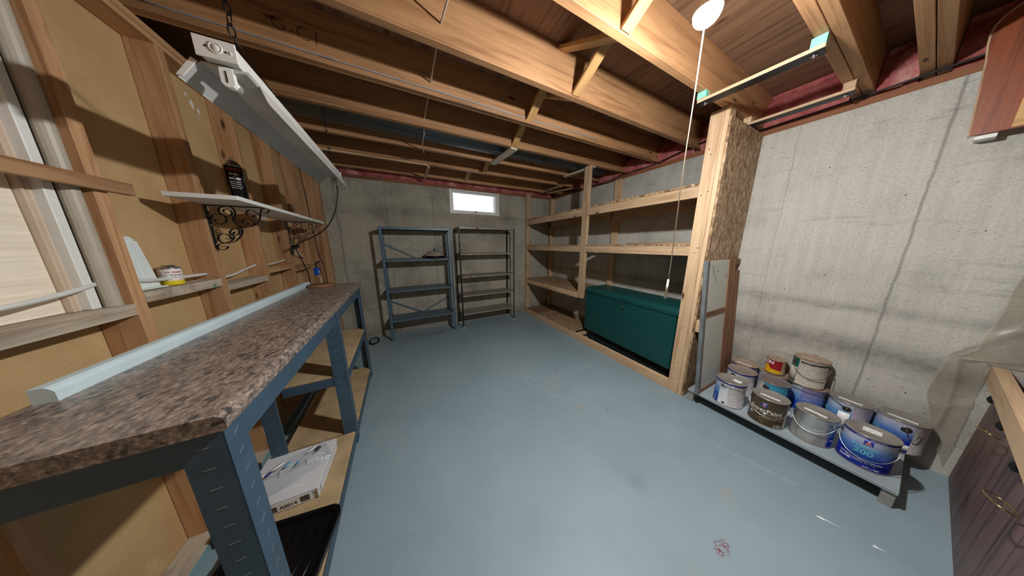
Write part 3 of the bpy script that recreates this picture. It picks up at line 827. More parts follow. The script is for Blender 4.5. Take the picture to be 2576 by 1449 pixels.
vhook((-.414, 2.176, 2.014), 0, 2.30, -.378, -.450, 1.896)
cord = MB().tube(smooth_path([(-.41, 2.225, 1.795), (-.415, 2.235, 1.74), (-.45, 2.24, 1.60), (-.53, 2.26, 1.47), (-.64, 2.30, 1.395), (-.745, 2.40, 1.362), (-.80, 2.52, 1.345), (-.855, 2.635, 1.33), (-.865, 2.655, 1.30), (-.84, 2.64, 1.22), (-.79, 2.57, 1.10), (-.755, 2.47, .998)], 6), .0042, 8).build('lamp_cord', RUBBER)
tag(cord, 'black power cord curving down from the far end of the shop light', 'cord')
kn = MB()
rk = random.Random(3)
for k in range(5):
    pts = [(-.868 + .020 * math.cos(q + k) + .004 * k, 2.64 + .018 * math.sin(q * 1.0) , 1.318 + .016 * math.sin(q + k * 1.3)) for q in [2 * PI * j / 10 for j in range(10)]]
    kn.tube(pts, .0032, 6, closed=True)
kn.box((-.886, 2.60, 1.255), (-.868, 2.622, 1.300), None, .003)
tag(kn.build('cord_bundle', RUBBER), 'knotted black cord bundle with a plug under the far scroll bracket', 'cord')

# cables along the stud wall
for n, (P, lab) in enumerate(((
        [(-.925, .60, 1.20), (-.90, .95, 1.180), (-.915, 1.15, 1.190), (-.935, 1.29, 1.212)], 'white cable across the bay with the leaning trim boards'),
        ([(-.935, 1.34, 1.205), (-.932, 1.5, 1.190), (-.935, 1.73, 1.186)], 'white cable in front of the cream louvre and glue can'),
        ([(-.935, 1.774, 1.155), (-.93, 1.90, 1.158), (-.935, 2.05, 1.180), (-.935, 2.17, 1.200)], 'white cable in the bay below the near scroll bracket'),
        ([(-.935, 2.214, 1.190), (-.93, 2.40, 1.192), (-.935, 2.60, 1.210)], 'white cable below the spray can shelf, third bay'),
        ([(-.935, 2.646, 1.225), (-.925, 2.84, 1.262), (-.935, 3.03, 1.205)], 'short arched white cable behind the hanging black cord'))):
    tag(MB().tube(smooth_path(P, 6), .0075 if n < 2 else .0065, 8).build('electric_cable', ROMEX), lab, 'cable', 'white cables through the studs')
bc = MB().tube(smooth_path([(-.883, 3.17, 2.21), (-.880, 3.20, 1.9), (-.882, 3.24, 1.6), (-.882, 3.30, 1.22), (-.882, 3.38, 1.12), (-.882, 3.42, .75), (-.885, 3.45, .30)], 6), .0042, 8).build('black_cable', RUBBER)
tag(bc, 'thin black cable running down the last studs in the corner', 'cable')
ad = thing('power_adapter', 'blue power adapter box hanging beside the corner studs', 'adapter', (-.915, 3.22, 1.04))
MB().box((-.03, -.04, -.04), (.03, .05, .04), None, .004).build('adapter_case', flat('blue_plastic', sl(36, 84, 190), .35), ad)
MB().box((.0302, -.025, -.02), (.031, .015, .005)).build('label_sticker', PAPER, ad)
MB().tube(smooth_path([(.0, .04, .04), (.0, .06, .09), (.02, .10, .105)], 5), .008, 8).build('plug', RUBBER, ad)
MB().tube(smooth_path([(.0, .03, -.04), (.01, .07, -.09), (.02, .05, -.18)], 5), .005, 8).build('lead', ROMEX, ad)
MB().tube([(-.03, 0, .03), (-.065, 0, .03)], .004, 6).build('hook', BLACKM, ad)

# trim boards and panel leaning between the near studs
def lean(name, lo, hi, mat, label, cat, grp=None, axis=2, shape=None):
    lo, hi = Vector(lo), Vector(hi); c = (lo + hi) / 2; d = (hi - lo) / 2
    m = MB()
    if shape: m.prism(shape, 2, -d.z, d.z)
    else: m.box(-d, d, None, .002)
    return tag(m.build(name, mat, None, Matrix.Translation(c)), label, cat, grp)
lean('plastic_pipe', (-.938, 1.254, 1.126), (-.900, 1.292, 2.20), flat('grey_pipe', sl(176, 166, 150), .45), 'grey pipe standing against the near stud', 'pipe', None, shape=[(.019 * math.cos(q), .019 * math.sin(q)) for q in [2 * PI * k / 16 for k in range(16)]])
g = 'trim boards leaning between the near studs'
lean('trim_board', (-.950, 1.226, 1.126), (-.925, 1.251, 2.18), WHITE, 'white square-edged trim board beside the grey pipe', 'trim', g)
lean('trim_board', (-.970, 1.206, 1.126), (-.945, 1.225, 2.19), flat('tan_trim', sl(206, 186, 164), .5), 'tan moulded trim board between the white one and the maple panel', 'trim', g, shape=[(-.0125, -.010), (.0125, -.010), (.0125, -.004), (.006, 0), (.0125, .004), (.0125, .010), (-.0125, .010)])
lean('trim_board', (-.978, 1.150, 1.126), (-.974, 1.206, 2.17), flat('pale_trim', sl(206, 210, 206), .45), 'pale thin trim board standing behind the maple panel', 'trim', g)
o = MB().box((-.004, -.235, -.203), (.004, .235, .203)).build('maple_panel', W('maple', 1), None, Matrix.Translation((-.962, .968, 1.330)))
tag(o, 'wide pale maple plywood panel standing on the blocking', 'panel')
lv = thing('louvre_panel', 'cream ribbed plastic panel leaning in the bay beside a glue can', 'panel', (-.945, 1.352, 1.160))
CREAM = flat('cream_plastic', sl(222, 230, 226), .4, 0, .04)
TL = wmat(lv)
tilt = Matrix.Rotation(math.radians(-3), 4, 'X')
pts = [(.002, .0), (.142, .0), (.112, .15), (.092, .200), (.082, .208), (.002, .208)]
MB().prism(pts, 0, -.006, .002).build('panel_body', CREAM, lv, TL)
for k, (a, b) in enumerate(((.0, .050), (.053, .093), (.096, .138))):
    MB().prism([(a, .004), (b, .004), (b - .030 - .012 * k * .3, .19), (max(a - .02, .003), .19)], 0, .002, .0045).build('rib', CREAM, lv, TL)
MB().box((.0045, .004, .0), (.03, .13, .006), None, .002).build('foot', CREAM, lv, TL)
gc = thing('glue_can', 'small white and yellow glue can with metal cap on the blocking', 'can', (-.940, 1.545, 1.1595))
YEL = flat('yellow_print', sl(226, 206, 40), .4)
GL = print_mat('glue_label', sl(222, 220, 214), sl(150, 60, 60), 90, .55, 40)
MB().lathe([(0, 0), (.029, 0), (.0305, .003), (.0305, .020)], 26, mat=YEL).lathe([(.0305, .020), (.0305, .070), (.029, .073)], 26, mat=GL).build('can_body', None, gc)
MB().lathe([(.029, .072), (.031, .075), (.029, .078), (.022, .080), (.017, .082), (.017, .088), (0, .088)], 26).build('cap', SILV, gc)
wrap_text('Goo', .012, REDP, gc, .0305, math.radians(-30), .058, bold=.0003)
wrap_text('SOLVENT', .007, flat('blue_print', sl(60, 110, 170), .4), gc, .0305, math.radians(-30), .044)

# pencil marks on the side of the third joist
pm = flat_text('G-C1', .085, flat('pencil_mark', sl(58, 36, 24), .7), ceil, Matrix.Translation((-.365, 1.6292, 2.375)) @ Matrix.Rotation(PI / 2, 4, 'X') @ Matrix.Rotation(-.12, 4, 'Z'), 'pencil_mark', bold=-.0025)
# insulation label scraps on the hardboard and stud tag
o = MB().box((-.9805, 2.50, 1.500), (-.9795, 2.57, 1.575)).build('paper_label', print_mat('bay_label', sl(206, 196, 176), sl(120, 110, 96), 110, .5, 60))
tag(o, 'small printed paper label on the hardboard under the white shelf', 'label')
for (a, b, c, d_) in ((2.045, 2.062, 2.115, 2.145), (2.088, 2.098, 2.085, 2.105), (2.002, 2.010, 2.15, 2.165)):
    pass
scr = MB()
for (yc, zc, ry, rz_) in ((2.05, 2.115, .012, .020), (2.09, 2.10, .008, .014), (2.02, 2.150, .006, .009)):
    scr.prism([(yc + ry * (1 + .35 * math.sin(3 * q)) * math.cos(q), zc + rz_ * (1 + .3 * math.cos(4 * q)) * math.sin(q)) for q in [2 * PI * k / 12 for k in range(12)]], 0, -.9808, -.9800)
tag(scr.build('torn_paper', PAPER), 'torn scraps of white paper stuck high on the hardboard', 'paper')

# ------------------------------------------------------------------ steel racks by the back wall
ra = thing('steel_rack', 'blue-grey slotted steel shelf rack holding a dark dome lamp', 'shelf rack', (.205, 3.40, 0), 0)
I = Matrix()
HR = 1.57
HOLE = flat('hole_dark', sl(20, 22, 24), .7)
for x, sx_ in ((-.247, 1), (.660, -1)):
    for y, sy_ in ((3.25, 1), (3.545, -1)):
        m = MB()
        m.box((min(x, x + sx_ * .036), min(y, y + sy_ * .002), 0), (max(x, x + sx_ * .036), max(y, y + sy_ * .002), HR))
        m.box((min(x, x + sx_ * .002), min(y, y + sy_ * .036), 0), (max(x, x + sx_ * .002), max(y, y + sy_ * .036), HR))
        L = m.build('post', BLUE2, ra, I)
        h = MB()
        for k in range(38):
            z = .03 + k * .040
            cx = x + sx_ * .018
            h.prism([(cx + .0042 * math.cos(q), z + .006 * math.sin(q)) for q in [2 * PI * j / 8 for j in range(8)]], 1, y - sy_ * .0004, y + sy_ * .0024)
            h.prism([(y + sy_ * .018 + .0042 * math.cos(q), z + .006 * math.sin(q)) for q in [2 * PI * j / 8 for j in range(8)]], 0, x - sx_ * .0004, x + sx_ * .0024)
        tag(h.build('post_holes', HOLE, L, I), kind='stuff')
RSH = rust_metal('rack_shelf_paint', sl(80, 98, 108), sl(70, 48, 36), .66, .1, .4)
def tray_shelf(name, x0, x1, ya, yb, zt, lip, mat, parent):
    m = MB().box((x0, ya, zt - .002), (x1, yb, zt))
    m.box((x0, ya, zt - lip), (x1, ya + .002, zt)).box((x0, yb - .002, zt - lip), (x1, yb, zt)).box((x0, ya, zt - lip), (x0 + .002, yb, zt)).box((x1 - .002, ya, zt - lip), (x1, yb, zt))
    m.box((x0, ya + .002, zt - lip), (x1, ya + .012, zt - lip + .002))
    s = m.build(name, mat, parent, I)
    b = MB()
    for xx in (x0 + .02, (x0 + x1) / 2, x1 - .02):
        b.lathe([(0, .003), (.004, .002), (.005, 0)], 8, c=(xx, zt - lip / 2, -ya + 0)).b
    return s
for zt in (1.568, 1.145, .722, .300):
    s = tray_shelf('shelf', -.244, .657, 3.2525, 3.5425, zt, .030, RSH, ra)
    for xx in (-.225, .205, .640):
        MB().lathe([(0, .003), (.004, .002), (.0055, 0)], 8).build('bolt', CHROME, s, Matrix.Translation((xx, 3.2490, zt - .015)) @ Matrix.Rotation(PI / 2, 4, 'X'))
for a, b in (((-.225, 1.35), (.19, 1.135)), ((.64, 1.35), (.225, 1.135)), ((-.225, .515), (.19, .292)), ((.64, .505), (.225, .292))):
    beam('cross_strap', (a[0], 3.5465, a[1]), (b[0], 3.5465, b[1]), .022, .002, (0, 0, 1), 'old', ra, mat=BLUE2)
dl = thing('dome_lamp', 'dark rimmed glass dome ceiling lamp resting on the blue steel rack', 'lamp', (.425, 3.36, 1.1455))
MB().lathe([(0, 0), (.142, 0), (.152, .004), (.152, .018), (.140, .034), (.13, .036)], 36).build('rim', flat('bronze_rim', sl(30, 26, 26), .35, .6), dl)
MB().lathe([(.137, .034), (.122, .062), (.095, .088), (.055, .106), (.012, .112), (0, .112)], 36).build('glass_dome', flat('alabaster_glass', sl(150, 140, 128), .3, 0, .25, 14), dl)
MB().lathe([(0, .110), (.012, .111), (.010, .119), (.013, .125), (.005, .136), (0, .138)], 16).build('finial', flat('bronze_rim', sl(30, 26, 26), .35, .6), dl)

rb2 = thing('steel_rack', 'rusty grey metal shelf rack on thin black legs with white feet', 'shelf rack', (1.235, 3.41, 0), 0)
RUSTS = rust_metal('rusty_shelf', sl(150, 144, 132), sl(112, 70, 42), .56, .35, .5)
HR2 = 1.60
for x, sx_ in ((.772, 1), (1.712, -1)):
    for y, sy_ in ((3.262, 1), (3.545, -1)):
        m = MB()
        m.box((min(x, x + sx_ * .018), min(y, y + sy_ * .002), .016), (max(x, x + sx_ * .018), max(y, y + sy_ * .002), HR2))
        m.box((min(x, x + sx_ * .002), min(y, y + sy_ * .018), .016), (max(x, x + sx_ * .002), max(y, y + sy_ * .018), HR2))
        L = m.build('leg', BLACKM, rb2, I)
        MB().box((min(x - sx_ * .002, x + sx_ * .020), min(y - sy_ * .002, y + sy_ * .02), 0), (max(x - sx_ * .002, x + sx_ * .020), max(y - sy_ * .002, y + sy_ * .02), .020), None, .002).build('foot_cap', WHITE, L, I)
for zt in (1.600, 1.205, .850, .541, .240):
    tray_shelf('shelf', .775, 1.709, 3.265, 3.5425, zt, .026, RUSTS, rb2)

# ------------------------------------------------------------------ built-in wooden shelving on the right
bs = thing('wooden_shelving', 'built-in pine shelving with a flake board side by the concrete wall', 'shelving', (2.4, 2.2, 0))
PX0, PX1, BX = 2.10, 2.14, 2.665
board('post', (PX0, 3.512, .0), (2.188, 3.552, 2.228), 'pine', bs)
board('post', (PX0, 2.040, .618), (PX1, 2.129, ZJ - .002), 'pine', bs)
board('post', (PX0, .830, 0), (PX1, .912, ZJ - .002), 'pine', bs)
board('post', (PX0, .801, 0), (2.188, .828, ZJ - .002), 'pine', bs)
board('back_post', (2.655, 2.03, .0), (2.695, 2.118, 2.18), 'pine', bs)
board('back_post', (2.615, 3.46, .0), (2.695, 3.50, 2.18), 'pine', bs)
MB().box((2.105, .787, .0), (2.697, .800, 2.199), None, .0008).build('side_panel', OSB, bs, I, 'flake board side panel')
board('base_plate', (PX0, .914, 0), (PX1, 3.511, .088), 'pine', bs)
for z0, z1, zd, segs in ((1.690, 1.776, .019, ((2.131, 3.510), (.913, 2.038))), (1.236, 1.316, .014, ((2.131, 3.510), (.913, 2.038))), (.606, .686, .013, ((2.131, 3.510),))):
    for n, (a, b) in enumerate(segs):
        board('front_rail', (PX0 + .004, a, z0), (PX1, b, z1), 'pine', bs)
        board('back_rail', (2.615, a if n == 0 else a, z0 - .03), (2.653, b, z1 - .001), 'pine', bs)
        MB().box((PX0 + .001, a, z1 + .0005), (2.69, b, z1 + zd), None, .0008).build('shelf_board', OSBF, bs, I)
MB().box((2.11, 2.175, .089), (2.69, 3.10, .101), None, .0008).build('deck_board', OSBF, bs, I)
board('deck_board', (2.11, 3.103, .089), (2.69, 3.50, .101), 'ply', bs)
board('joint_cleat', (2.142, 2.10, .04), (2.66, 2.138, .088), 'pine', bs)
board('cleat', (2.112, .748, .615), (2.66, .786, .715), 'pine', bs)
o = beam('lumber_strip', (2.52, 1.75, 1.340), (2.40, .92, 1.340), .06, .018, (1, 0, 0), 'pine')
tag(o, 'loose pine strip lying on the middle shelf above the green trunk', 'board')

nl = MB()
for (yy, zz) in ((.885, 2.02), (.872, 1.98), (.85, 1.72), (.89, 1.70), (.862, 1.30), (.872, 1.262), (.845, 1.30), (.87, .62), (.858, .30), (.88, .12)):
    nl.lathe([(0, .0008), (.004, .0006), (.0045, 0)], 8, c=(0, 0, 0)) if False else nl.prism([(yy + .0042 * math.cos(q), zz + .0042 * math.sin(q)) for q in [2 * PI * k / 8 for k in range(8)]], 0, PX0 - .0006, PX0 + .0004)
tag(nl.build('nail_heads', flat('nail_dark', sl(70, 62, 58), .5, .5), bs, I), kind='stuff')
# green trunk
tk = thing('storage_trunk', 'big dark green trunk with a domed lid and hasp on the shelving floor', 'trunk', (2.42, 1.515, 0), math.radians(-3.5))
TX0, TX1, TY0, TY1 = -.215, .215, -.575, .575
def tb(name, lo, hi, mat, bev=.003, par=tk): return MB().box(lo, hi, None, bev).build(name, mat, par, wmat(tk))
tb('gap_base', (TX0 + .05, TY0 + .04, .0), (TX1 - .03, TY1 - .04, .150), flat('gap_shade', sl(14, 20, 20), .7))  # near-black block stands in for the shaded gap under the trunk
body = tb('trunk_body', (TX0, TY0, .150), (TX1, TY1, .712), GREEN, .004)
lp = [(TX0 - .010, .690), (TX0 - .010, .722), (TX0 + .012, .748), (TX0 + .05, .757), (TX1 - .05, .757), (TX1 - .012, .748), (TX1 + .010, .722), (TX1 + .010, .690)]
MB().prism(lp, 1, TY0 - .010, TY1 + .010).build('lid', GREEN, tk)
for y_ in (TY0 - .0115, TY1 + .0095):
    MB().prism([(a, b) for a, b in [(TX0 - .012, .690), (TX0 - .012, .722), (TX0 + .012, .750), (TX1 - .012, .750), (TX1 + .012, .722), (TX1 + .012, .690)]], 1, y_, y_ + .002).build('end_band', GREEN, tk)
hs = tb('hasp', (TX0 - .014, -.045, .640), (TX0 - .010, -.005, .735), flat('green_hasp', sl(22, 70, 64), .35, .3), .001)
MB().box((TX0 - .006, -.050, .592), (TX0 - .0005, .0, .660), None, .001).build('lock_plate', flat('green_hasp', sl(22, 70, 64), .35, .3), tk)
MB().tube([(TX0 - .012 + .012 * math.cos(q) - .006, -.025, .635 + .014 * math.sin(q)) for q in [2 * PI * k / 12 for k in range(12)]], .003, 6, closed=True).build('staple', CHROME, hs, wmat(tk))
for dy in (-.040, -.010):
    for zz in (.600, .652):
        MB().lathe([(0, .003), (.003, .002), (.004, 0)], 8).build('rivet', CHROME, tk, wmat(tk) @ Matrix.Translation((TX0 - .006, dy, zz)) @ Matrix.Rotation(-PI / 2, 4, 'Y'))

# ------------------------------------------------------------------ low platform with paint cans
pal = thing('low_platform', 'low grey painted board platform on short feet under the paint cans', 'platform', (2.38, .31, 0))
PALM = flat('grey_platform_paint', sl(150, 160, 164), .5, 0, .16, 5)
MB().box((2.095, -.138, .086), (2.685, .756, .105), None, .0015).build('deck', PALM, pal, I)
RAWG = flat('worn_grey_end', sl(150, 148, 142), .7, 0, .3, 18)
for y in (-.136, .716):
    MB().box((2.105, y, 0), (2.66, y + .038, .0855), None, .0015).build('foot_runner', RAWG, pal, I)
PZ = .1055

# leaning old panelled board
ld = thing('leaning_panel', 'old brown board with two white inset panels leaning by the flake board', 'panel', (2.375, .685, PZ))
LD = wmat(ld) @ Matrix.Rotation(math.atan2(.053, .65) * -1, 4, 'X')
def lb_(name, lo, hi, mat, bev=.001): return MB().box(lo, hi, None, bev).build(name, mat, ld, LD)
lb_('stile', (-.312, -.012, 0), (-.286, .012, 1.10), flat('blue_grey_stain', sl(108, 114, 116), .6, 0, .35, 12))
lb_('inner_stile', (-.286, -.009, .0), (-.264, .010, 1.10), W('darkply', 2))
WP = rust_metal('mildewed_white_panel', sl(190, 190, 180), sl(110, 96, 72), .60, 0, .6)
lb_('inset_panel', (-.264, -.005, .03), (.085, .005, .645), WP)
lb_('inset_panel', (-.264, -.005, .690), (.085, .005, 1.10), WP)
lb_('cross_rail', (-.264, -.008, .645), (.085, .009, .690), W('old', 0))
lb_('bottom_rail', (-.264, -.008, .0), (.085, .009, .03), W('old', 0))
MB().prism([(.085, 0), (.305, 0), (.305, 1.0), (.20, 1.0), (.20, 1.05), (.285, 1.062), (.305, 1.085), (.305, 1.10), (.085, 1.10)], 1, -.010, .010).build('wide_stile', W('old', 2), ld, LD)
MB().tube(smooth_path([(-.235, -.014, 1.07), (-.20, -.016, 1.0), (-.14, -.014, .93)], 4), .0012, 6).build('hanging_wire', WIREO, ld, LD)
MB().tube(smooth_path([(-.235, -.014, 1.06), (-.18, -.018, 1.045), (-.12, -.014, 1.04)], 4), .0012, 6).build('hanging_wire', WIREO, ld, LD)

# ------------------------------------------------------------------ paint cans
LBLUE = gradient('blue_fade_label', .0, .19, [(0, sl(16, 30, 120)), (.32, sl(24, 66, 166)), (.62, sl(110, 160, 206)), (.85, sl(196, 208, 226))])
LBLUE2 = gradient('blue_mist_label', .0, .19, [(0, sl(14, 26, 118)), (.38, sl(20, 46, 148)), (.62, sl(92, 132, 196)), (.86, sl(196, 200, 222)), (1, sl(206, 204, 220))])
LPURP = gradient('violet_label', .0, .19, [(0, sl(24, 60, 150)), (.45, sl(84, 116, 180)), (.8, sl(150, 146, 196))])
LTEAL = gradient('teal_label', .0, .19, [(0, sl(16, 56, 130)), (.35, sl(20, 120, 178)), (.8, sl(70, 170, 200))])
LBROWN = gradient('bronze_label', .0, .19, [(0, sl(58, 46, 28)), (.5, sl(88, 72, 44)), (1, sl(76, 62, 38))], .3)
LWHITE = flat('white_label', sl(216, 218, 222), .4, 0, .05)
LTXT = print_mat('small_print_label', sl(206, 200, 198), sl(110, 104, 108), 95, .5, 50)
LTXT2 = print_mat('small_print_label_pink', sl(206, 196, 206), sl(130, 120, 132), 95, .5, 50)
LTXT3 = print_mat('stained_print_label', sl(202, 194, 180), sl(126, 112, 96), 95, .48, 50)
LGREEN = flat('green_label', sl(18, 94, 82), .4); NAVY = flat('navy_print', sl(24, 34, 130), .4)
LRED = flat('crimson_label', sl(150, 22, 34), .4); LYEL = flat('yellow_label', sl(226, 176, 20), .4); LTAN = flat('bare_tan_label', sl(176, 150, 120), .6, 0, .2)
TINB = flat('bare_tin', sl(206, 204, 200), .28, .75, .08); AQUA = flat('aqua_print', sl(96, 196, 190), .4, 0, .03)
TINDARK = flat('dark_ear', sl(92, 88, 84), .35, .8)
def can(key, label, x, y, z, r, h, front, bands, lidmat=None, ear=None, bail=None, bailmat=None, sticker=None, top=None, cat='paint can', group='paint cans on the low platform'):
    # front: angle of the middle of the label (deg); bands: [(from, to, material)] in degrees from the front
    c = thing('paint_can', label, cat, (x, y, z), 0, group)
    F0 = math.radians(front)
    def mats(a, k):
        d = (math.degrees(a - F0) + 180) % 360 - 180
        for a0, a1, m in bands:
            if a0 <= d < a1: return m
        return bands[-1][2]
    MB().lathe([(r - .003, 0), (r, 0), (r + .0012, .0015), (r, .004), (r - .0012, .006), (r - .0012, h - .008), (r, h - .006)], 60, mats=lambda a, k: mats(a, k) if k == 4 else TIN, a0=F0 - PI, a1=F0 + PI).build('can_body', None, c)
    MB().lathe([(r - .0012, h - .008), (r + .001, h - .006), (r + .0015, h - .002), (r, h), (r - .004, h), (r - .006, h - .004), (r - .010, h - .0035), (r - .014, h - .001), (r - .016, h - .0035), (r - .018, h - .005), (0, h - .005)], 48).build('lid', lidmat or TIN, c)
    if top: wrap_patch(c, 'top_band', top, r - .0008, F0 - 1.75, F0 + 1.75, h - .018, h - .009)
    ze = h - .042
    for e in (ear or ()):
        ea = math.radians(front + e)
        ME = wmat(c) @ Matrix.Rotation(ea, 4, 'Z') @ Matrix.Translation((r - .0012, 0, ze)) @ Matrix.Rotation(PI / 2, 4, 'Y')
        MB().lathe([(0, .0055), (.004, .0055), (.0055, .002), (.010, .0022), (.0165, .0012), (.0175, 0)], 20).build('ear', TINDARK if bailmat is WIREO else CHROME, c, ME)
    if bail:
        a0, a1, drop = bail
        P = []
        for k in range(25):
            s = k / 24; a = math.radians(front + a0 + (a1 - a0) * s)
            rr = r + .006 + .006 * math.sin(PI * s)
            P.append((rr * math.cos(a), rr * math.sin(a), ze - drop * math.sin(PI * s) ** .75))
        MB().tube(P, .0018, 6).build('bail', bailmat or WIRE, c)
    for sk in ([sticker] if isinstance(sticker, tuple) else (sticker or [])):
        ang, wx, wy, ox, oy, mt = sk
        MS = wmat(c) @ Matrix.Translation((0, 0, h - .0049)) @ Matrix.Rotation(math.radians(ang), 4, 'Z') @ Matrix.Translation((ox, oy, 0))
        MB().box((-wx / 2, -wy / 2, 0), (wx / 2, wy / 2, .0008)).build('lid_sticker', mt, c, MS)
    return c
def emblem(c, r, ang, z, s=.026):
    e = wrap_patch(c, 'emblem', flat('emblem_blue', sl(30, 56, 160), .35), r, ang - s / 2 / r, ang + s / 2 / r, z - s * .55, z + s * .55, .0006)
    EW, ER = WHP, flat('emblem_red', sl(206, 66, 60), .4)
    def blob(m, a, zz, rad, nm, squash=1.0):
        b = MB()
        pts = [(rad * math.cos(q), rad * squash * math.sin(q)) for q in [2 * PI * k / 14 for k in range(14)]]
        vs = [b.b.verts.new(((r + .0009) * math.cos(a + u / r), (r + .0009) * math.sin(a + u / r), zz + v)) for u, v in pts]
        b.b.faces.new(vs)
        return b.build(nm, m, e, wmat(c))
    blob(EW, ang, z + s * .27, s * .13, 'emblem_cover')
    blob(ER, ang, z + s * .02, s * .27, 'emblem_globe', .75)
    wrap_patch_to(e, c, EW, r, ang - s * .36 / r, ang + s * .36 / r, z - s * .38, z - s * .28)
def wrap_patch_to(par, c, mat, r, a0, a1, z0, z1):
    n = max(2, int(abs(a1 - a0) / .12))
    return MB().lathe([(r + .0006, z0), (r + .0010, z0), (r + .0010, z1), (r + .0006, z1)], n, mat=mat, a0=a0, a1=a1).build('emblem_bar', mat, par, wmat(c))
def sticky(ang, wx, wy, ox=0, oy=0, mt=None): return (ang, wx, wy, ox, oy, mt or INKY)

H = .198
def lab_body(c, r): return c
# front row
ca = can('a', 'white and blue paint can at the front left corner by the leaning panel', 2.185, .532, PZ, .0845, H, 190,
         [(-95, -38, LBLUE), (-38, -2, LWHITE), (-2, 70, LTXT), (70, 180, LWHITE), (-180, -95, LBLUE)], ear=(-22,), bail=(-22, 95, -.028), sticker=sticky(178, .040, .046, -.010, .028), top=NAVY)
MB().lathe([(.0838, .016), (.0843, .016), (.0843, .030), (.0838, .030)], 3, mat=flat('label_ink', sl(40, 40, 44), .5), a0=math.radians(173), a1=math.radians(185)).build('small_mark', INK, ca)
for k, (zz, tx) in enumerate(((.055, 'Interior'), (.036, 'Latex'), (.02, 'Satin'))):
    wrap_text(tx, .009, WHP, ca, .0838, math.radians(190 - 52), zz)
cs = can('sup', 'bronze brown paint can reading SuperPaint in the front row', 2.180, .332, PZ, .0845, H - .002, 189,
         [(-180, -84, LWHITE), (-84, 66, LBROWN), (66, 110, LTXT), (110, 180, LWHITE)], ear=(-84, 82), bail=(-84, 82, .078), sticker=sticky(188 + 84, .090, .018, .0, -.020))
fa = math.radians(189)
wrap_text('SuperPaint', .036, WHP, cs, .0834, fa - .10, .110, bold=.0002)
emblem(cs, .0834, fa - .20, .148)
for k, (zz, tx, sz) in enumerate(((.092, 'PAINT AND PRIMER IN ONE', .0068), (.060, 'INTERIOR ACRYLIC LATEX', .0068), (.051, 'LATEX ACRYLIQUE D INTERIEUR', .005))):
    wrap_text(tx, sz, flat('pale_gold_print', sl(200, 190, 160), .4), cs, .0834, fa + .08, zz)
wrap_text('Satin', .009, flat('gold_print', sl(206, 180, 90), .4), cs, .0834, fa - .18, .030)
wrap_patch(cs, 'seal', LWHITE, .0834, fa - .16, fa - .01, .078, .098)
wrap_patch(cs, 'small_panel', flat('pale_blue_panel', sl(150, 168, 178), .4), .0834, fa - 1.05, fa - .78, .050, .075)
for zz in (.026, .018, .010):
    wrap_text('extra white base', .006, WHP, cs, .0834, fa + .72, zz)
csv = can('silver', 'bare silver tin paint can with a blue label edge in the front row', 2.236, .152, PZ, .083, H - .010, 184,
          [(-180, -60, TINB), (-60, 48, TINB), (48, 75, LBLUE), (75, 120, LWHITE), (120, 180, TINB)], ear=(-72, 58), bail=(-72, 58, .062), sticker=sticky(180 + 78, .088, .022, .0, -.018))
for zz in (.062, .122):
    MB().lathe([(.0818, zz), (.0826, zz + .001), (.0818, zz + .002)], 30, mat=TIN, a0=math.radians(120), a1=math.radians(228)).build('rolled_groove', TIN, csv)
wrap_text('Zinsser'[0:1] + 'K', .016, WHP, csv, .082, math.radians(184 + 62), .052)
cp = can('promar', 'blue and white paint can reading ProMar 200 nearest the platform end', 2.240, -.025, PZ, .0845, H, 178,
         [(-180, -92, LBLUE2), (-92, 78, LBLUE2), (78, 112, LTXT2), (112, 180, LBLUE2)], ear=(-80, 84), bail=(-80, 84, .092), sticker=sticky(180, .050, .056, -.012, .0), top=NAVY)
fa = math.radians(178)
wrap_text('ProMar', .026, AQUA, cp, .0834, fa - .02, .126)
wrap_text('200', .040, AQUA, cp, .0834, fa - .02, .097, bold=.0004)
emblem(cp, .0834, fa + .06, .160, .028)
wrap_text('ZERO VOC', .010, flat('green_print', sl(60, 150, 130), .4), cp, .0834, fa - .55, .082)
wrap_text('INTERIOR LATEX EG-SHEL', .008, flat('green_print', sl(60, 150, 130), .4), cp, .0834, fa + .1, .068)
wrap_text('HIGH HIDE / WASH RESISTANT / LOW ODOR', .0068, WHP, cp, .0834, fa - .05, .050, bold=.0002)
wrap_text('LATEX COVERAGE / EASY CLEAN', .0064, WHP, cp, .0834, fa - .0, .040, bold=.0002)
wrap_text('EG-SHEL', .012, WHP, cp, .0834, fa - .62, .030, bold=.0003)
wrap_text('3.79 L / GAL', .010, WHP, cp, .0834, fa + .42, .016, bold=.0003)
wrap_text('LIGHT PAINTS', .0055, WHP, cp, .0834, fa - .25, H - .0135)
wrap_text('MADE FOR WALLS', .0055, WHP, cp, .0834, fa + .35, H - .0135)
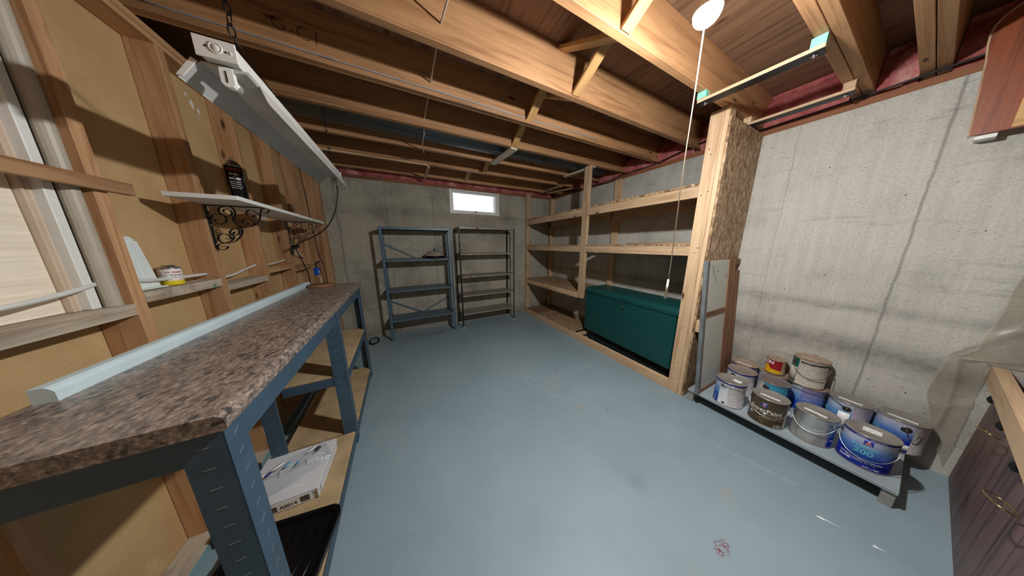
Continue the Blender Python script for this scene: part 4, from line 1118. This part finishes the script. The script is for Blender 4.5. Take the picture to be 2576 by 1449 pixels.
# second and back rows
cb = can('b', 'white paint can with a brown-grey lid behind the front left can', 2.432, .547, PZ, .085, H + .002, 192,
         [(-180, -60, LBLUE), (-60, -8, LWHITE), (-8, 100, LTXT), (100, 180, LWHITE)], ear=(-30,), bailmat=WIREO, lidmat=rust_metal('dusty_lid', sl(150, 134, 124), sl(116, 84, 70), .66, .3, .45), top=NAVY)
cc = can('c', 'white paint can with a half rusted lid in the back left corner', 2.606, .578, PZ, .0822, H, 192,
         [(-180, 20, LWHITE), (20, 46, NAVY), (46, 180, LWHITE)], bailmat=WIREO, lidmat=TINR, sticker=sticky(192 + 76, .09, .020, 0, -.026, LWHITE), top=NAVY)
ct_ = can('teal', 'teal blue paint can with a grey lid in the second row', 2.437, .3735, PZ, .0822, H + .006, 188,
          [(-180, -32, LTXT), (-32, 62, LTEAL), (62, 90, flat('deep_blue_label', sl(18, 38, 120), .4)), (90, 180, LTEAL)], ear=(-22, 88), bailmat=WIREO, lidmat=rust_metal('grey_lid', sl(140, 132, 134), sl(120, 90, 84), .7, .5, .3))
cr = can('rust', 'blue-white paint can under the small red and yellow can', 2.612, .4095, PZ, .0822, H, 190,
         [(-180, -30, LBLUE), (-30, -14, NAVY), (-14, 180, LWHITE)], bailmat=WIREO, lidmat=TINR, bail=(-60, 60, -.03), top=None)
ck = can('red', 'small rusty red and yellow can lettered ON on top of another can', 2.618, .416, PZ + H + .0005, .0535, .118, 190,
         [(-180, -60, LRED), (-60, 34, LRED), (34, 120, LTAN), (120, 180, LRED)], lidmat=TINR, cat='paint can')
wrap_text('ON', .034, WHP, ck, .0524, math.radians(190 - 42), .090, bold=.0012)
m = MB()
N = 26
a0, a1 = math.radians(190 - 95), math.radians(190 + 34)
def yel(s): return .046 + .030 * max(0, math.sin(PI * min(1, max(0, (s - .12) / .42)))) ** 1.4 - .004 * s * 3
ra_, ri_ = .0524 + .0006, .0524
V = []
for k in range(N + 1):
    a = a0 + (a1 - a0) * k / N
    V.append([m.b.verts.new((q * math.cos(a), q * math.sin(a), zz)) for q, zz in ((ra_, .007), (ra_, yel(k / N)))])
for A, B in zip(V, V[1:]): m.b.faces.new([A[0], B[0], B[1], A[1]])
m.build('yellow_swoosh', LYEL, ck)
cq = can('pro_under', 'blue and violet paint can underneath the green and white can', 2.606, .2405, PZ, .0825, H, 186,
         [(-180, -18, LBLUE), (-18, 120, LPURP), (120, 180, LBLUE)], ear=(-72, 70), bail=(-72, 70, -.022), bailmat=WIREO, lidmat=TINR)
wrap_text('200', .034, AQUA, cq, .0814, math.radians(186 + 18), .075)
wrap_text('ProMar', .020, flat('violet_print', sl(160, 190, 220), .4), cq, .0814, math.radians(186 - 4), .105)
cg = can('green', 'green and white paint can with a rusty rim, topmost beside the red can', 2.606, .262, PZ + H + .0005, .0818, .205, 186,
         [(-180, -34, LGREEN), (-34, 76, LTXT3), (76, 180, LGREEN)], ear=(-60, 84), bail=(-60, 84, .088), bailmat=WIREO, lidmat=TINR, sticker=sticky(186 + 76, .078, .018, 0, -.026, LTXT3))
wrap_patch(cg, 'white_panel', LTXT3, .0807, math.radians(186 - 88), math.radians(186 - 38), .008, .125)
wrap_patch(cg, 'header_bar', flat('charcoal_print', sl(50, 50, 54), .4), .0807, math.radians(186 - 30), math.radians(186 + 74), .172, .184)
ckp = can('pinkblue', 'blue and pale pink paint can with a white tag, behind the silver can', 2.589, .071, PZ, .0824, H + .001, 182,
          [(-180, 10, LBLUE), (10, 100, LTXT2), (100, 180, LBLUE)], ear=(-4, 160), bail=(-4, -150, -.045), bailmat=WIREO, sticker=sticky(182 + 82, .088, .022, 0, -.02))
wrap_patch(ckp, 'white_tag', INKY, .0814, math.radians(182 - 22), math.radians(182 + 8), .02, .128)
wrap_text('200', .032, AQUA, ckp, .0814, math.radians(182 - 78), .10)
cf = can('farright', 'blue and grey paint can hanging over the platform end by the wall', 2.612, -.099, PZ, .082, H - .004, 180,
         [(-180, 30, LBLUE2), (30, 90, LTXT), (90, 180, LBLUE2)], ear=(12,), bail=(12, 40, .05), bailmat=WIREO, lidmat=TIN, sticker=sticky(180 + 82, .092, .020, 0, -.022))
wrap_text('200', .032, AQUA, cf, .081, math.radians(180 - 62), .105)
wrap_patch(cf, 'white_panel', INKY, .081, math.radians(180 + 0), math.radians(180 + 30), .02, .055)

# ------------------------------------------------------------------ ceiling bars, duct, wires
DARKI = flat('dark_angle_iron', sl(44, 44, 48), .38, .7, .25)
TAPE = flat('green_tape', sl(120, 196, 166), .6, 0, .06)
for n, (p0, p1, lab) in enumerate((((1.786, .852), (1.822, .386), 'wood and iron bar with green taped ends under the ceiling joists'), ((2.435, .832), (2.462, .372), 'wood and iron bar under the joists next to the concrete wall'))):
    br = thing('hanger_bar', lab, 'bar', ((p0[0] + p1[0]) / 2, (p0[1] + p1[1]) / 2, 2.21), 0, 'dark bars bolted under the joists')
    beam('wood_batten', (*p0, 2.2185), (*p1, 2.2185), .044, .017, (1, 0, 0), 'pine', br)
    beam('iron_strip', (p0[0] + .008, p0[1], 2.207), (p1[0] + .008, p1[1], 2.207), .062, .005, (1, 0, 0), 'old', br, mat=DARKI)
    for s_ in (.07, .93):
        q = [p0[k] + (p1[k] - p0[k]) * s_ for k in range(2)]
        MB().lathe([(0, -.010), (.005, -.010), (.006, -.006), (.006, -.003), (.012, -.003), (.012, 0), (0, 0)], 12).build('bolt', CHROME, br, Matrix.Translation((q[0] + .008, q[1], 2.2043)))
        d_ = .022 if s_ < .5 else -.022
        q = p0 if s_ < .5 else p1
        sp_ = board('spacer_block', (q[0] - .022, min(q[1], q[1] - 2 * d_), 2.2275), (q[0] + .03, max(q[1], q[1] - 2 * d_), 2.2665), 'pine', br, axis=0)
        if n == 0:
            MB().box((q[0] - .0228, min(q[1], q[1] - 2 * d_) - .0006, 2.2280), (q[0] - .0221, max(q[1], q[1] - 2 * d_) + .0006, 2.2660)).build('tape', TAPE, sp_, I)
            yy = min(q[1], q[1] - 2 * d_) - .0008
            MB().box((q[0] - .022, yy - .0004, 2.2280), (q[0] + .010, yy + .0004, 2.2660)).build('tape', TAPE, sp_, I)
du = MB().tube([(-1.5, 2.29, 2.385), (2.60, 2.29, 2.385)], .108, 28).build('round_duct', DUCT)
tag(du, 'dark round galvanised duct running between two ceiling joists', 'duct')
for xx in (.02, 1.6):
    MB().tube([(xx, 2.29 + .1095 * math.cos(q), 2.385 + .1095 * math.sin(q)) for q in [2 * PI * k / 28 for k in range(28)]], .003, 6, closed=True).build('duct_seam', DUCT, du, I)
o = MB().tube([(.292, .86, 2.345), (.260, 1.24, 2.345), (.260, 1.64, 2.338), (.258, 2.085, 2.325), (.260, 2.15, 2.262), (.262, 2.36, 2.258), (.285, 2.50, 2.258), (.300, 2.60, 2.275)], .0045, 8).build('copper_wire', flat('pale_wire', sl(186, 170, 156), .4))
tag(o, 'thin pale cable running through holes across the ceiling joists', 'cable')
o = MB().tube(smooth_path([(-.88, 1.6255, 2.300), (.2, 1.6255, 2.298), (1.0, 1.6255, 2.300), (1.5, 1.6255, 2.306), (1.75, 1.6255, 2.305)], 6), .0028, 6).build('grey_wire', flat('grey_blue_wire', sl(150, 160, 172), .5))
tag(o, 'thin grey-blue wire stapled along the side of a ceiling joist', 'wire')
o = MB().tube(smooth_path([(2.690, 3.40, 2.215), (2.688, 2.9, 2.212), (2.690, 2.47, 2.206), (2.686, 2.25, 2.190), (2.690, 2.04, 2.236), (2.688, 1.66, 2.236), (2.690, 1.16, 2.30), (2.690, .95, 2.24), (2.692, .79, 2.236), (2.690, .40, 2.240), (2.690, .06, 2.254), (2.690, -.5, 2.26)], 6), .006, 8).build('black_cable', RUBBER)
tag(o, 'black cable running along the top of the right concrete wall', 'cable')
o = MB().tube(smooth_path([(1.66, 2.02, 2.262), (1.68, 2.00, 2.245), (1.70, 2.0, 2.238), (1.72, 2.01, 2.25), (1.73, 2.03, 2.265)], 5), .0014, 6).build('loose_wire', WIRE)
tag(o, 'short loop of loose bright wire under a ceiling joist', 'wire')
lp_ = MB()
for k, (r0, dy) in enumerate(((.075, 0), (.062, .01), (.07, -.012))):
    lp_.tube([(-.47 + r0 * .8 * math.cos(q), 3.36 + dy + r0 * 1.5 * math.sin(q), .006 + .004 * k + .012 * max(0, math.sin(q))) for q in [2 * PI * j / 26 for j in range(26)]], .0042, 6, closed=True)
tag(lp_.build('cable_coil', RUBBER), 'small coil of black cable on the floor behind the bench leg', 'cable')

# ------------------------------------------------------------------ right edge: partition, plastic sheet, hanging panel
pt = thing('low_partition', 'low dark plywood partition with a pale timber rail at the right', 'partition', (1.9, -.29, 0))
DP = W('darkply', 2)
MB().prism([(-.272, 0), (-.290, 0), (-.302, .60), (-.284, .60)], 0, .70, 2.69).build('plywood_sheet', DP, pt, I)
board('rail', (.70, -.286, .612), (2.692, -.248, .706), 'pine', pt) if False else None
beam('rail', (.70, -.268, .655), (2.69, -.268, .655), .086, .036, (0, 0, 1), 'pine', pt)
for xx in (2.54, 2.20, 1.83, 1.5):
    MB().tube(smooth_path([(xx, -.278, .600), (xx, -.268, .585), (xx, -.262, .565), (xx, -.270, .552)], 4), .009, 8).build('hook', RUBBER, pt, I)
RING = flat('brass_ring', sl(196, 176, 110), .25, 1.0)
for xx, yy, zz, rx, ry, tz in ((2.13, -.242, .545, .072, .022, -.020), (1.60, -.236, .530, .066, .024, -.015)):
    o = MB().tube([(xx + rx * math.cos(q), yy + ry * math.sin(q), zz + tz * math.cos(q) + .012 * math.sin(q)) for q in [2 * PI * k / 24 for k in range(24)]], .0022, 6, closed=True).build('brass_ring', RING)
    tag(o, 'thin brass ring hanging on the dark partition, ' + ('farther from' if xx < 2 else 'nearer to') + ' the concrete wall', 'ring', 'brass rings on the partition')
board('rear_post', (2.60, -.42, 0), (2.69, -.33, 1.0), 'old', pt)
EDGE = [(.012, -.262), (.17, -.205), (.30, -.172), (.46, -.130), (.60, -.132), (.735, -.146), (.80, -.190), (.905, -.208), (1.18, -.222), (1.40, -.30)]
def fpl(u, v):
    z = .012 + 1.30 * v
    yl = EDGE[-1][1]
    for (a, b), (c, d) in zip(EDGE, EDGE[1:]):
        if a <= z <= c: yl = b + (d - b) * (z - a) / (c - a); break
    y = yl + ((-.246 if z < .72 else -.62) - yl) * u
    if z < .72: y = min(y, yl)
    fold = .022 * math.exp(-((z - .735 - (-.14 - y) * 1.3) / .018) ** 2) + .014 * math.exp(-((y + .16 + .03 * math.sin(4 * z)) / .012) ** 2) + .012 * math.exp(-((z - .43 + (y + .2) * .8) / .015) ** 2)
    wv = .004 * math.sin(14 * y + 9 * z) + .003 * math.sin(31 * z + 6 * y) + .003 * math.sin(43 * y - 13 * z)
    return Vector((2.684 + wv - fold, y, z))
o = MB().grid(fpl, 26, 60).build('plastic_sheet', plastic_sheet())
tag(o, 'clear wrinkled plastic sheet hanging on the concrete wall by the partition', 'plastic sheet')
hp = thing('rounded_plywood', 'red-brown plywood panel with a rounded corner high on the right wall', 'panel', (2.62, -.3, 1.855))
P = [(-.25, 1.858), (.020, 1.858), (.044, 2.193), (.054, 2.27), (.056, 2.31), (.051, 2.343), (.036, 2.373), (.010, 2.396), (-.04, 2.412), (-.25, 2.416)]
MB().prism(P, 0, 2.604, 2.622).build('front_panel', W('redwood', 2), hp, I)
MB().prism([(a * 1.0 + .0015, b) for a, b in P[1:9]] + [(a - .004, b - .004) for a, b in reversed(P[1:9])], 0, 2.6032, 2.6228).build('pale_edge', W('pine', 2), hp, I)  # pale strip paints the highlight along the rounded edge
MB().box((2.624, -.045, 1.838), (2.698, .004, 1.868), None, .002).build('white_block', WHITE, hp, I)  # small white block between the panel and the wall
MB().box((2.600, -.245, 1.862), (2.6038, -.066, 1.985), None, .001).build('orange_patch', W('brace', 1), hp, I)

# ------------------------------------------------------------------ scraps on the floor
WPAP = flat('bright_scrap', sl(236, 238, 240), .6)
for n, (x, y, L, a, lab) in enumerate(((1.727, .0, .075, -70, 'white torn paper sliver on the floor, longest of the scraps'), (1.762, -.125, .035, -75, 'small white paper sliver on the floor near the partition'), (1.065, 1.60, .02, 20, 'tiny white chip on the floor in front of the shelving'), (1.02, 1.655, .016, 60, 'tiny white chip beside another in the middle of the floor'), (1.35, 1.62, .028, 10, 'brown wood splinter on the floor before the shelving'))):
    m = MB().prism([(-L / 2, -.003), (-L * .2, -.007), (-L * .1, -.002), (L / 2, 0), (-L * .1, .004), (-L * .3, .006)], 2, 0, .0012)
    tag(m.build('paper_scrap' if n < 4 else 'wood_splinter', WPAP if n < 4 else W('old', 0), None, Matrix.Translation((x, y, .0003)) @ Matrix.Rotation(math.radians(a), 4, 'Z')), lab, 'scrap', 'scraps on the floor')
